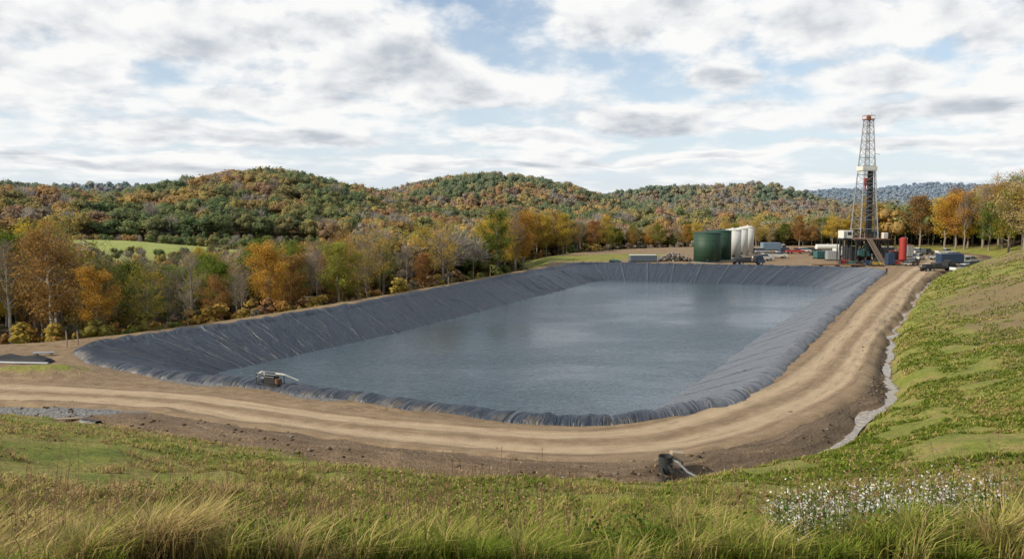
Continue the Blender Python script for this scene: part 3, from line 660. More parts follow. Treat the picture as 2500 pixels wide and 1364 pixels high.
# weeds, dry stalks and flowers
def weeds(N_,r0,r1,azr,seed,hr,col,headcol,headn,hs,stemr=.004,spread=.06,thr=.47):
    r=np.random.default_rng(seed); R_=r0*np.exp(r.random(N_)*math.log(r1/r0)); A_=r.uniform(azr[0],azr[1],N_); x=R_*np.sin(A_); y=R_*np.cos(A_)
    k=fbm(x/1.8,y/1.8,seed+3,2)>thr; x,y,R_=x[k],y[k],R_[k]; h,ds,sl_,_=terrain(x,y,True); k=(ds>3)&(sl_>.1); x,y,h,R_=x[k],y[k],h[k],R_[k]
    V=[];Q_=[];C=[];o=0
    for i in range(len(x)):
        Hh=r.uniform(*hr); p0=np.array([x[i],y[i],h[i]-.03]); tip=p0+np.array([r.normal(0,.12)*Hh,r.normal(0,.12)*Hh,Hh]); q=stemr*(1+R_[i]/14)
        for ax in(np.array([q,0,0]),np.array([0,q,0])):
            V+= [p0-ax,p0+ax,tip+ax*.5,tip-ax*.5]; Q_.append((o,o+1,o+2,o+3)); o+=4; C+=[col]*4
        for _ in range(headn):
            t=1-r.random()**1.3*.5; c_=p0+(tip-p0)*t+r.normal(0,spread*(1.2-t*.5),3); a=r.normal(size=3); a/=np.linalg.norm(a); b=np.cross(a,r.normal(size=3)); b/=np.linalg.norm(b)
            z_=hs*r.uniform(.5,1.4)*(1+R_[i]/40); a*=z_*.5; b*=z_*.3; V+=[c_-a,c_+b,c_+a,c_-b]; Q_.append((o,o+1,o+2,o+3)); o+=4
            hc=np.array(headcol[r.integers(0,len(headcol))])*r.uniform(.7,1.2); C+=[hc]*4
    return np.array(V),np.array(Q_),np.array(C)
V_,Q_,C_=weeds(2000,7,34,(-.62,.66),71,(.4,1.1),(.30,.20,.115),[(.32,.21,.12),(.44,.31,.17),(.24,.14,.08)],14,.024,.0026,.045,.44)
obj("dry_weeds",mesh_arr("dry_weeds",V_,[Q_],C_),MCOL,kind="stuff",label="brown dried weed stalks standing in the grass",cat="weeds")
V_,Q_,C_=weeds(1300,6.8,22,(-.62,.66),81,(.15,.42),(.11,.155,.03),[(.075,.13,.022),(.11,.17,.03),(.16,.20,.04),(.17,.11,.04)],28,.040,spread=.09)
obj("leafy_weeds",mesh_arr("leafy_weeds",V_,[Q_],C_),MCOL,kind="stuff",label="low leafy green weeds in the grass",cat="weeds")
V_,Q_,C_=weeds(620,7.4,12.0,(.33,.56),91,(.35,.65),(.10,.14,.04),[(.78,.76,.72),(.7,.68,.62),(.78,.76,.72),(.10,.14,.04)],26,.022,spread=.10,thr=.46)
obj("white_wildflowers",mesh_arr("white_wildflowers",V_,[Q_],C_),MCOL,kind="stuff",label="clumps of small white asters in the grass",cat="wildflowers")
# ditch stones
iv,if_=ico(); r=np.random.default_rng(3); V=[];T_=[];C=[]; o=0
R,T,_=polyline([(p_[0],p_[1]) for p_ in APOLY if p_[2]>.26 and p_[1]<185],.35)
for i in range(6500):
    j=r.integers(0,len(R)); dd=r.normal(-.4,.9) if r.random()<.75 else r.normal(-2.2,1.3)
    p_=R[j]+np.array([T[j][1],-T[j][0]])*dd; V.append((p_[0],p_[1])); 
pts=np.array(V); hh=terrain(pts[:,0],pts[:,1]); cl=fbm(pts[:,0]/2.5,pts[:,1]/2.5,93,3); V=[]
for i in range(len(pts)):
    if r.random()>sst(.42,.62,cl[i])+.12: continue
    sz=.03+.15*r.random()**4; V.append(iv*sz*r.uniform(.5,1.4,(12,3))*np.array([1.2,1,.6])+np.array([pts[i,0],pts[i,1],hh[i]])); T_.append(if_+o); o+=12
    C.append(np.tile(np.array([(.22,.165,.11),(.16,.115,.075),(.11,.08,.055),(.32,.28,.23)][r.integers(0,4)])*r.uniform(.7,1.1),(12,1)))
obj("ditch_stones",mesh_arr("ditch_stones",np.vstack(V),[np.vstack(T_)],np.vstack(C)),MCOL,kind="stuff",label="loose stones and clods along the muddy ditch",cat="stones")
# ---------------------------------------------------------------- materials for equipment
MG=pmat("green paint",(.013,.050,.027),.6,0,.25,.6,0,.15); MW=pmat("white paint",(.60,.60,.55),.5,0,.12,.6,0,.25); MST=pmat("galvanised steel",(.34,.35,.36),.5,.3,.2,3)
MDRK=pmat("grey derrick paint",(.27,.275,.285),.5,.1,.2,3)
MDK=pmat("dark steel",(.035,.04,.045),.5,.2,.3,2,0,.3); MRED=pmat("red paint",(.33,.028,.022),.5,0,.2,1,0,.3); MBLU=pmat("blue paint",(.018,.04,.09),.5,0,.2,1,0,.3)
MLB=pmat("pale blue paint",(.17,.24,.31),.5,0,.15,1,0,.3); MTEAL=pmat("teal paint",(.035,.12,.115),.5,0,.25,1,0,.3); MGL=pmat("window glass",(.03,.04,.05),.12,0,.1,1,0,0); MTY=pmat("rubber",(.02,.02,.02),.8,0,.1,2,0,.4)
MRUST=pmat("rusty steel",(.17,.085,.045),.8,.1,.4,2,0,.3); MRAMP=pmat("worn ramp steel",(.13,.095,.07),.8,.1,.4,2,0,.3); MOR=pmat("orange paint",(.26,.10,.04),.6,0,.3,1); MWD=pmat("weathered timber",(.33,.25,.16),.85,0,.35,3,.3,.3); MSIL=pmat("silver paint",(.36,.37,.38),.4,.3,.1,1,0,.25)
MGB=pmat("grey blue tarp",(.09,.125,.16),.65,0,.2,1,0,.3); MYL=pmat("yellow paint",(.42,.27,.04),.5,0,.2,1)
MBK=pmat("black paint",(.02,.022,.026),.4,0,.2,1,0,.25); MTAN=pmat("tan sheet metal",(.34,.27,.19),.6,0,.2,2,0,.3); MTRP=pmat("black tarpaulin",(.035,.04,.045),.8,0,.3,2,.3,.5,.2)
# ---------------------------------------------------------------- storage tanks
def tank(px,py,rad,ht,mat,lab,bands=3):
    x,y=G(px,py); y+=rad
    e=thing("storage_tank",lab,"storage tank",(x,y,0),random.uniform(-.3,.3),"upright storage tanks on the pad")
    b=B(); b.cyl((0,0,.15),rad,ht-.15,64); 
    if mat is MG:
        for k in range(bands): b.cyl((0,0,.15+(ht-.3)*(k+1)/(bands+1)),rad+.02,.06,64)
    b.part("shell",mat,e,smooth=True)
    b=B(); b.cyl((0,0,ht),rad+.07,.12,48); b.cyl((0,0,ht+.12),rad,.35,48,.5); b.cyl((0,0,ht+.4),.3,.3,12); b.part("roof",mat,e)
    b=B(); b.cyl((0,0,-.1),rad+.25,.25,48); b.part("base",MST,e)
    b=B(); a=-1.2 if mat is MG else .9
    for t in range(24): 
        p0=(math.cos(a)*(rad+.35),math.sin(a)*(rad+.35),.3+t*(ht-.2)/24); d=Vector((-math.sin(a),math.cos(a),0))*.25; b.tube([Vector(p0)-d,Vector(p0)+d],.02,4)
    for sg in(-1,1):
        d=Vector((-math.sin(a),math.cos(a),0))*.25*sg; q=Vector((math.cos(a)*(rad+.35),math.sin(a)*(rad+.35),0)); b.tube([q+d+Vector((0,0,.2)),q+d+Vector((0,0,ht+.6))],.03,4)
    b.part("ladder",mat,e)
    b=B(); b.tube([(rad*.7,-rad*.75,.5),(rad*.7,-rad*.75-1.0,.5),(rad*.7,-rad*.75-1.0,.05)],.12,8); b.tube([(-.6,-rad-.02,.7),(-.6,-rad-.15,.7)],.35,12); b.part("outlet_pipe",MDK,e)
    return e
tank(1734,642,3.5,7.7,MG,"squat dark green steel storage tank on the dirt pad")
tank(1764,636,3.0,7.9,MG,"green steel storage tank behind its green neighbour")
tank(1793,631,2.4,7.9,MW,"tall white steel storage tank next to green tank")
tank(1812,625,2.1,7.9,MW,"tall white steel storage tank in the tank row")
tank(1828,620,2.0,8.1,MW,"white storage tank at the end of the row")
# ---------------------------------------------------------------- drilling rig
rx,ry=G(2119,640); ry+=3
rig=thing("drilling_rig","tall slim lattice drilling derrick on a dark raised substructure","drilling rig",(rx,ry,0),.12)
FZ=6.2; TZ=37.2
def lerp(a,b,t): return a+(b-a)*t
b=B(); hb,ht_=2.5,.85; nb_=14
def corner(z,i):
    t=(z-FZ)/(TZ-FZ); w_=lerp(hb,ht_,t); sx=[-1,1,1,-1][i]; sy=[-1,-1,1,1][i]; return Vector((sx*w_,sy*w_,z))
for i in range(4): b.tube([corner(FZ,i),corner(TZ,i)],[.17,.13],6)
zz=[FZ+(TZ-FZ)*(1-(1-k/nb_)**1.12) for k in range(nb_+1)]
for k in range(nb_+1):
    for i in range(4):
        b.tube([corner(zz[k],i),corner(zz[k],(i+1)%4)],.06,4,False)
        if k<nb_:
            if not(i==0 and k<2):
                b.tube([corner(zz[k],i),corner(zz[k+1],(i+1)%4)],.045,4,False); b.tube([corner(zz[k],(i+1)%4),corner(zz[k+1],i)],.045,4,False)
b.part("derrick",MDRK,rig)
b=B(); b.box((0,0,TZ+.1),(2.3,2.3,.25)); b.box((0,0,TZ+.6),(1.1,.4,.7)); b.tube([(-.25,0,TZ+.7),(.25,0,TZ+.7)],.55,14)
for sx in(-1.1,1.1):
    for sy in(-1.1,1.1): b.tube([(sx,sy,TZ),(sx,sy,TZ+1.1)],.05,4)
for q in(1.1,-1.1): b.tube([(-1.1,q,TZ+1.1),(1.1,q,TZ+1.1)],.05,4); b.tube([(q,-1.1,TZ+1.1),(q,1.1,TZ+1.1)],.05,4)
b.tube([(.8,0,TZ+1.1),(.8,0,TZ+2.0)],.05,4); b.part("crown_block",MOR,rig)
mz=24.0; b=B(); b.box((0,0,mz),(4.0,3.2,.15)); b.box((0,-1.6,mz+.6),(4.0,.08,1.0)); b.box((0,1.6,mz+.6),(4.0,.08,1.0)); b.box((-2.0,0,mz+.6),(.08,3.2,1.0)); b.box((2.0,0,mz+.6),(.08,3.2,1.0)); b.box((-1.6,0,mz-.3),(.12,3.0,.5)); b.part("racking_board",MW,rig)
b=B(); b.box((-.2,0,20.9),(.8,.6,1.5)); b.tube([(-.5,0,21.5),(.1,0,21.5)],.55,12); b.tube([(-.2,0,20.2),(-.2,0,18.6)],[.25,.12],8); b.part("travelling_block",MRED,rig)
b=B()
for q in range(4):
    xx=(-.4,-.2,.0,.2)[q]; b.tube([(xx,0,21.9),(xx*.7,0,TZ+.3)],.03,4,False)
b.part("hoist_cable",MDK,rig)
b=B()
for i in range(7):
    for j in range(4): b.tube([(.35+i*.18,-1.0+j*.3,FZ+.1),(.35+i*.15,-1.0+j*.3,mz+.4)],.10,5)
b.part("drill_pipe_stand",MBK,rig)
b=B(); b.tube([(3.0,0,FZ),(2.2,0,mz),(2.1,0,27.8)],.12,6); b.tube([(2.0,0,28.5),(3.6,0,28.2)],.06,5); b.part("standpipe",MST,rig)
b=B(); b.box((0,0,FZ-.12),(10,9,.25))
for k in range(-5,6):
    b.tube([(k,-4.5,FZ),(k,-4.5,FZ+1.1)],.035,4)
for q in(.55,1.1): b.tube([(-5,-4.5,FZ+q),(5,-4.5,FZ+q)],.03,4); b.tube([(-5,-4.5,FZ+q),(-5,4.5,FZ+q)],.03,4); b.tube([(5,-4.5,FZ+q),(5,4.5,FZ+q)],.03,4)
b.part("drill_floor",MRUST,rig)
b=B()
for sx in(-4.4,-1.7,1.7,4.4):
    for sy in(-4,0,4): b.box((sx,sy,FZ/2-.1),(.35,.35,FZ-.2))
for sy in(-4,4):
    for a_,c_ in((-4.4,-1.7),(1.7,4.4)): b.tube([(a_,sy,.2),(c_,sy,FZ-.4)],.12,5); b.tube([(c_,sy,.2),(a_,sy,FZ-.4)],.12,5)
    b.box((0,sy,.25),(9.6,.5,.4)); b.box((0,sy,FZ-.45),(9.6,.4,.4)); b.box((-3.1,sy,FZ/2),(2.8,.25,.25)); b.box((3.1,sy,FZ/2),(2.8,.25,.25))
b.box((0,1.8,1.7),(3.4,3,3.0)); b.box((-3.2,1,2.2),(2.2,4,3.6)); b.box((3.3,1,3.4),(2.0,4,2.6)); b.part("substructure",MDK,rig)
b=B(); b.box((-.6,-2.0,2.3),(1.8,1.4,1.6)); b.cyl((-.6,-2,3.1),.7,1.4,14); b.box((2.6,-2.4,1.2),(1.6,1.6,2.0)); b.box((-3.3,-4.4,2.6),(1.6,.5,1.4)); b.part("blowout_preventer",MTEAL,rig,.05)
b=B(); b.box((-1.2,-4.5-3.4,FZ/2-.1),(1.2,9.2,.25),(math.atan2(FZ,6.9),'X')); b.box((-1.8,-4.5-3.4,FZ/2+.1),(.1,9.2,.4),(math.atan2(FZ,6.9),'X')); b.box((-.6,-4.5-3.4,FZ/2+.1),(.1,9.2,.4),(math.atan2(FZ,6.9),'X')); b.part("pipe_ramp",MRAMP,rig)
dh=B(); dh.box((-5.9,-1.2,FZ+1.1),(2.6,2.8,2.0)); dho=dh.part("doghouse",MW,rig,.05)
b=B(); b.box((-5.6,-2.63,FZ+1.35),(1.0,.06,.8)); b.part("window",MGL,dho)
b=B(); b.box((-6.8,-2.63,FZ+.95),(.6,.05,1.6)); b.part("door",MSIL,dho)
b=B(); b.box((-5.9,-1.2,FZ-.15),(3.0,3.2,.3)); 
for sx in(-7.2,-4.9):
    for sy in(-2.6,.4): b.tube([(sx,sy,0),(sx,sy,FZ-.3)],.12,6)
b.part("doghouse_frame",MDK,rig)
b=B(); b.box((3.1,1.5,FZ+.9),(2.2,2.4,1.7)); b.tube([(2.2,1.5,FZ+1.0),(4.1,1.5,FZ+1.0)],.95,16); b.part("drawworks",MTEAL,rig,.05)
b=B(); b.box((3.9,-3.2,FZ+.8),(1.2,1.2,1.5)); b.part("driller_cabin",MW,rig,.05)
b=B()
for k in range(16): b.box((5.3+k*.33,-3,FZ-.2-k*.38),(.34,1.0,.06))
b.tube([(5.2,-3.5,FZ),(10.4,-3.5,.2)],.06,4); b.tube([(5.2,-2.5,FZ),(10.4,-2.5,.2)],.06,4); b.tube([(5.2,-3.5,FZ+1),(10.4,-3.5,1.1)],.04,4); b.part("stairway",MDK,rig)
# ---------------------------------------------------------------- pad equipment
def skid(px,py,lx,ly,lz,mat,name,label,cat,rz=0,style='box',mat2=None):
    x,y=G(px,py); e=thing(name,label,cat,(x,y+ly/2,0),rz)
    b=B(); b.box((0,-ly/2+.15,.12),(lx+.3,.2,.24)); b.box((0,ly/2-.15,.12),(lx+.3,.2,.24))
    for q in(-.4,0,.4): b.box((q*lx,0,.14),(.2,ly-.5,.2))
    b.part("skid_frame",MDK,e)
    if style=='box':
        b=B(); b.box((0,0,.25+lz/2),(lx,ly,lz)); n_=int(lx/.45)
        for k in range(n_): b.box((-lx/2+.25+k*(lx-.5)/max(1,n_-1),-ly/2-.02,.25+lz/2),(.16,.07,lz*.86))
        b.part("container_body",mat,e,.03)
        b=B(); b.box((0,0,.25+lz+.04),(lx+.08,ly+.08,.08)); b.part("roof",mat2 or mat,e,.02)
        b=B(); b.box((lx/2+.04,0,.25+lz/2),(.06,ly*.86,lz*.84)); b.part("door",mat2 or MSIL,e)
    elif style=='tank':
        b=B(); r_=lz/2; b.tube([(-lx/2-.25,0,.4+r_),(-lx/2,0,.4+r_),(lx/2,0,.4+r_),(lx/2+.25,0,.4+r_)],[r_*.55,r_,r_,r_*.55],24)
        b.part("tank_shell",mat,e,smooth=False)
        b=B(); 
        for q in(-.35,.35): b.box((q*lx,0,.4),(.35,ly*.8,.7))
        b.part("saddle",MDK,e); b=B(); b.cyl((0,0,.4+lz-.05),.3,.25,12); b.part("hatch",MST,e)
    elif style=='engine':
        b=B(); b.box((-lx*.18,0,.3+lz*.4),(lx*.5,ly*.6,lz*.75)); b.tube([(lx*.1,0,.3+lz*.4),(lx*.3,0,.3+lz*.4)],lz*.33,14); b.box((lx*.37,0,.3+lz*.3),(lx*.2,ly*.7,lz*.55)); b.part("pump_body",mat,e,.04)
        b=B(); b.box((-lx*.46,0,.3+lz*.42),(.15,ly*.75,lz*.8)); b.part("radiator",MDK,e)
        b=B(); b.tube([(-lx*.2,.2,.3+lz*.7),(-lx*.2,.2,.3+lz*1.25),(-lx*.1,.2,.3+lz*1.35)],.09,8); b.part("exhaust_stack",MRUST,e)
        b=B(); b.tube([(lx*.37,-ly*.3,.6),(lx*.55,-ly*.3,.6),(lx*.6,-ly*.3,.1)],.11,8); b.part("outlet_pipe",mat2 or MST,e)
    return e
skid(1571,640,7.0,2.4,1.55,MGB,"storage_container","low grey blue container with a white end on the pad","container",.05,mat2=MW)
skid(1503,642,3.0,1.6,.7,MTEAL,"equipment_skid","small dark teal pump skid at the pit edge","pump",0,'engine')
skid(2024,614,7.6,2.2,1.9,MW,"horizontal_tank","white horizontal cylindrical tank on saddles","tank",.03,'tank')
skid(2008,632,3.4,2.4,1.8,MTEAL,"storage_container","teal steel container beside the rig","container",.1)
skid(2036,636,3.2,2.4,2.2,MSIL,"storage_container","grey equipment box beside the rig","container",-.1)
skid(2052,628,3.0,2.2,2.2,MW,"storage_container","white office box beside the drilling rig","container",.1)
skid(2067,646,3.2,1.6,1.1,MRED,"equipment_skid","red mud pump skid in front of the rig","pump",.1,'engine')
skid(2082,647,2.6,1.3,.9,MTEAL,"equipment_skid","teal pump skid in front of the rig","pump",-.1,'engine')
skid(2165,640,4.6,2.0,1.6,MRUST,"equipment_skid","rust red diesel pump skid beside the rig stairs","pump",-.1,'engine',MRED)
skid(2176,648,1.7,1.7,2.7,MBLU,"storage_container","narrow dark blue upright box by the rig","container",0)
skid(2160,628,5.5,2.4,2.6,MDK,"storage_container","dark generator housing behind the rig stairs","container",0,mat2=MSIL)
skid(2188,634,3.0,2.2,2.0,MDK,"storage_container","dark steel container beside the tall red silo","container",.1,mat2=MRED)
skid(2222,628,1.9,1.9,3.2,MSIL,"storage_container","tall grey steel box beside the silo","container",.1,mat2=MRED)
skid(2142,650,3.4,1.2,.9,MYL,"equipment_skid","yellow and dark pump skid at the pit corner","pump",.1,'engine')
skid(2100,650,2.6,1.2,1.0,MDK,"equipment_skid","dark mud pump skid under the pipe ramp","pump",.2,'engine')
skid(2122,648,2.8,1.4,1.2,MBLU,"equipment_skid","blue mud pump skid in front of the substructure","pump",0,'engine')
skid(2150,643,2.4,1.4,1.3,MTEAL,"equipment_skid","green mixing pump skid by the stairs","pump",0,'engine')
skid(2190,648,2.4,1.2,1.0,MRED,"equipment_skid","red pump skid in front of the silo","pump",0,'engine')
skid(2040,622,4.4,2.2,1.4,MTEAL,"equipment_skid","teal shaker skid behind the boxes","pump",0,'engine')
skid(1992,624,3.0,1.6,1.0,MDK,"equipment_skid","small dark engine skid on the dirt pad","pump",.3,'engine')
x,y=G(2207,642); e=thing("silo","tall red upright cylindrical silo on the pad","silo",(x,y+1,0))
b=B(); b.cyl((0,0,.9),.9,5.4,24); b.cyl((0,0,6.3),.9,.35,24,.3); b.cyl((0,0,.35),.4,.55,24,.9); b.part("shell",MRED,e,smooth=False)
b=B(); 
for q in range(4): b.tube([(math.cos(q*1.57+.8)*.8,math.sin(q*1.57+.8)*.8,-.05),(math.cos(q*1.57+.8)*.8,math.sin(q*1.57+.8)*.8,1.1)],.07,5)
b.part("leg",MDK,e); b=B(); b.tube([(1.1,0,.1),(1.1,0,6.4),(.4,0,6.9)],.07,6); b.part("fill_pipe",MST,e)
x,y=G(2048,652); e=thing("pipe_rack","rusty drill pipes lying on low steel racks","pipe rack",(x,y+1,0),.02)
b=B()
for k in range(9): b.tube([(-6,-1+k*.24,.55),(6,-1+k*.24,.55)],.1,8)
b.part("drill_pipe",MRUST,e); b=B(); 
for q in(-4,0,4): b.box((q,0,.22),(.25,2.4,.44))
b.part("support_beam",MDK,e)
# ---------------------------------------------------------------- vehicles
def wheels(e,xs_,yw,r_=.36,wd=.24):
    for x_ in xs_:
        for sg in(-1,1):
            b=B(); b.tube([(x_,sg*yw-wd/2,r_),(x_,sg*yw+wd/2,r_)],r_,18); w_=b.part("wheel",MTY,e); b=B(); b.tube([(x_,sg*(yw+wd/2)-.01,r_),(x_,sg*(yw+wd/2)+.015,r_)],r_*.55,12); b.part("rim",MST,w_)
def vehicle(px,py,kind,mat,name,label,cat,rz=0,mat2=None):
    x,y=G(px,py); e=thing(name,label,cat,(x,y+1,.02),rz,"vehicles parked on the pad")
    if kind=='car':
        b=B(); b.prism([(-2.3,.3),(2.25,.3),(2.35,.6),(2.2,.85),(1.1,.98),(-1.9,1.02),(-2.3,.9)],-.9,.9,(.8,.06)); b.part("body",mat,e,.05)
        b=B(); b.prism([(-1.9,1.0),(1.05,.97),(.35,1.48),(-1.35,1.5)],-.82,.82,(1.2,.14)); b.part("window",MGL,e); b=B(); b.prism([(-1.38,1.49),(.38,1.47),(.3,1.54),(-1.3,1.56)],-.68,.68); b.part("roof",mat,e); wheels(e,(-1.4,1.4),.8,.33)
    elif kind=='suv':
        b=B(); b.prism([(-2.35,.4),(2.3,.4),(2.38,.7),(2.25,1.0),(1.15,1.12),(-2.3,1.15)],-.95,.95,(.9,.05)); b.part("body",mat,e,.05)
        b=B(); b.prism([(-2.28,1.13),(1.1,1.1),(.45,1.72),(-2.1,1.74)],-.88,.88,(1.4,.12)); b.part("window",MGL,e); b=B(); b.prism([(-2.12,1.73),(.48,1.71),(.4,1.8),(-2.05,1.82)],-.76,.76); b.part("roof",mat,e); wheels(e,(-1.45,1.45),.84,.38)
    elif kind=='pickup':
        b=B(); b.prism([(-2.8,.5),(2.7,.5),(2.78,.8),(2.65,1.1),(1.5,1.2),(-.35,1.22),(-.35,1.18),(-2.8,1.18)],-.97,.97); b.part("body",mat,e,.05)
        b=B(); b.prism([(-.35,1.2),(1.45,1.18),(.85,1.8),(-.25,1.82)],-.9,.9,(1.5,.14)); b.part("window",MGL,e); b=B(); b.prism([(-.3,1.81),(.88,1.79),(.8,1.88),(-.25,1.9)],-.76,.76); b.part("roof",mat,e)
        b=B(); b.box((-1.6,0,1.19),(2.2,1.7,.04)); b.part("cargo_bed",MDK,e); b=B(); b.box((2.78,0,.62),(.1,1.8,.2)); b.box((-2.84,0,.6),(.1,1.8,.18)); b.part("bumper",MST,e); wheels(e,(-1.75,1.75),.86,.4)
    elif kind in('box','flat','tanker'):
        L_=7.2; b=B(); b.box((-.5,0,.75),(L_,.9,.25)); b.part("chassis",MDK,e)
        b=B(); b.prism([(1.9,.5),(3.75,.5),(3.85,1.3),(3.5,1.5),(3.15,2.5),(1.9,2.55)],-1.1,1.1,(2.3,.08)); b.part("cab",mat,e,.06)
        b=B(); b.prism([(2.2,1.55),(3.5,1.55),(3.22,2.3),(2.2,2.3)],-1.125,1.125); b.box((3.4,0,1.95),(.12,1.8,.6),(-.33,'Y')); b.part("window",MGL,e)
        if kind=='box': b=B(); b.box((-1.2,0,2.0),(5.8,2.3,2.1)); b.box((-1.2,0,.95),(5.8,2.3,.15)); b.part("cargo_box",mat2 or mat,e,.04)
        elif kind=='flat':
            b=B(); b.box((-1.2,0,1.0),(5.8,2.4,.18)); b.box((1.6,0,1.6),(.1,2.3,1.1)); b.part("flatbed",mat2 or MDK,e)
            b=B(); b.box((-.5,0,1.55),(1.8,1.6,.9)); b.box((-2.6,.2,1.4),(1.5,1.4,.6)); b.part("cargo",MDK,e,.04)
        wheels(e,(-3.2,-2.1,2.8),1.0,.48,.3)
    return e
VH=[(1830,648,'flat',MBLU,"flatbed_truck","dark blue flatbed truck parked by the tanks","truck",.05),
(1866,637,'pickup',MW,"pickup_truck","white pickup truck parked behind the blue truck","pickup truck",.2),
(1900,631,'pickup',MW,"pickup_truck","white pickup truck with work body on the pad","truck",.1),
(1862,620,'suv',MSIL,"parked_car","silver sport utility car on the pad","car",.1),
(1892,616,'box',MW,"box_truck","pale blue and white box truck at the pad edge","truck",.1,MLB),
(1921,619,'suv',MBLU,"parked_car","dark blue car parked at the tree line","car",.2),
(1944,620,'pickup',MRED,"pickup_truck","red pickup truck parked near the tree line","pickup truck",-.1),
(1964,617,'car',MW,"parked_car","white car parked near the trees","car",.1),
(1984,616,'car',MBK,"parked_car","black car parked near the trees","car",.1),
(2231,649,'pickup',MBK,"pickup_truck","black pickup truck facing the pit","pickup truck",.8),
(2247,635,'suv',MW,"parked_car","white car behind the black pickup","car",.8),
(2243,621,'pickup',MW,"pickup_truck","white pickup truck by the red boxes","pickup truck",.6),
(2268,622,'suv',MBK,"parked_car","dark car beside the dirt road","car",.6),
(2312,622,'pickup',MW,"pickup_truck","white pickup truck parked near the tree line","pickup truck",.1),
(2340,632,'suv',MSIL,"parked_car","silver sport utility car between the trucks","car",.2),
(2298,635,'pickup',MW,"pickup_truck","white pickup truck beside the dark truck","pickup truck",.1),
(2334,650,'box',MW,"box_truck","white cab truck with a long dark blue cargo box","truck",.1,MBLU),
(2296,664,'flat',MBK,"flatbed_truck","black flatbed truck carrying dark equipment","truck",.1),
(2358,666,'pickup',MW,"pickup_truck","white pickup truck by the hillside","pickup truck",.2),
(2384,657,'suv',MBK,"parked_car","black car at the foot of the hillside","car",.3),
(2372,644,'pickup',MSIL,"pickup_truck","silver pickup truck below the grassy hill","pickup truck",.2)]
for v in VH: vehicle(*v[:7],rz=v[7],mat2=v[8] if len(v)>8 else None)
# rubble
r=np.random.default_rng(8); V=[];T_=[];C=[];o=0
for i in range(1100):
    px_=r.uniform(1608,1694); x,y=G(px_,638); y+=r.uniform(0,9); hgt=2.0*math.exp(-((px_-1650)/30)**2)*math.exp(-((y-217)/6)**2)
    sz=.1+.35*r.random()**2; V.append(iv*sz*r.uniform(.5,1.4,(12,3))+np.array([x,y,hgt*r.random()+.05])); T_.append(if_+o); o+=12; C.append(np.tile(np.array([(.30,.27,.23),(.20,.17,.14),(.38,.36,.33),(.15,.12,.1)][r.integers(0,4)]),(12,1)))
obj("rubble_heap",mesh_arr("rubble_heap",np.vstack(V),[np.vstack(T_)],np.vstack(C)),MCOL,kind="stuff",label="heap of grey broken rock beside the tanks",cat="rubble")
# ---------------------------------------------------------------- pump on the rim
x,y=G(655,950); e=thing("water_pump","black skid mounted water pump with white pipes on the pit rim","water pump",(x,y+.6,.25),-.45)
b=B(); b.box((0,-.45,.1),(2.4,.1,.12)); b.box((0,.45,.1),(2.4,.1,.12)); 
for q in(-1.1,0,1.1): b.box((q,0,.1),(.1,.9,.1)); 
for q in(-1.1,1.1):
    for w_ in(-.42,.42): b.tube([(q,w_,-.35),(q,w_,.95)],.035,5)
b.tube([(-1.1,-.42,.95),(1.1,-.42,.95)],.035,5); b.tube([(-1.1,.42,.95),(1.1,.42,.95)],.035,5); b.part("skid_frame",MBK,e)
b=B(); b.box((.15,0,.45),(1.1,.65,.6)); b.box((.15,0,.80),(.8,.4,.16)); b.part("engine",MBK,e,.04)
b=B(); b.tube([(-.75,0,.45),(-.45,0,.45)],.3,18); b.tube([(-.45,0,.45),(-.3,0,.45)],.14,12); b.part("pump_housing",MDK,e)
b=B(); b.tube([(-.6,0,.72),(-.6,0,.95),(-.75,-.1,1.05),(-.95,-.2,.95),(-1.15,-.3,.6),(-1.2,-.3,-.2)],.07,10); b.part("suction_hose",MW,e)
b=B(); b.tube([(.5,.1,.95),(1.2,.4,.85),(2.1,1.0,.35)],.075,10); b.part("discharge_pipe",MW,e)
b=B(); b.box((.95,-.1,.4),(.35,.5,.4)); b.part("fuel_tank",MRUST,e,.03)
# pump station at the ditch
x,y=G(1625,1150,.0); z=hz(x,y); e=thing("sump_pump","dark drum with tan cover and hoses at the ditch","pump",(x,y,z+.1),.1)
b=B(); b.tube([(0,0,.0),(0,0,.85)],[.36,.4],24,False); b.tube([(0,0,.85),(0,0,.9)],.42,24,False); b.cyl((0,0,.6),.35,.05,20); b.part("drum",MDK,e)
b=B(); b.box((.75,.35,.75),(.75,.5,.5),(.12,'Y')); b.part("equipment_box",MTAN,e,.03)
for q in(.45,1.05):
    b=B(); b.tube([(q,.3,-.3),(q,.3,.52)],.04,6); b.part("leg",MBK,e)
b=B(); b.tube([(.15,-.1,.75),(.6,-.35,.6),(1.1,-.6,.1),(1.8,-.9,-.25),(2.5,-1.2,-.2)],.07,10); b.part("hose",MST,e)
b=B(); b.tube([(.1,-.25,.6),(.5,-.55,.3),(1.0,-.85,-.05),(1.6,-1.1,-.2),(2.3,-1.5,-.1)],.06,8); b.part("hose",MBK,e)
b=B(); b.tube([(-.3,-.3,.3),(-.35,-.55,-.1),(-.1,-.8,-.4)],.07,8); b.tube([(0,-.4,.45),(.25,-.6,.1)],.12,10); b.part("pump_housing",MBK,e)
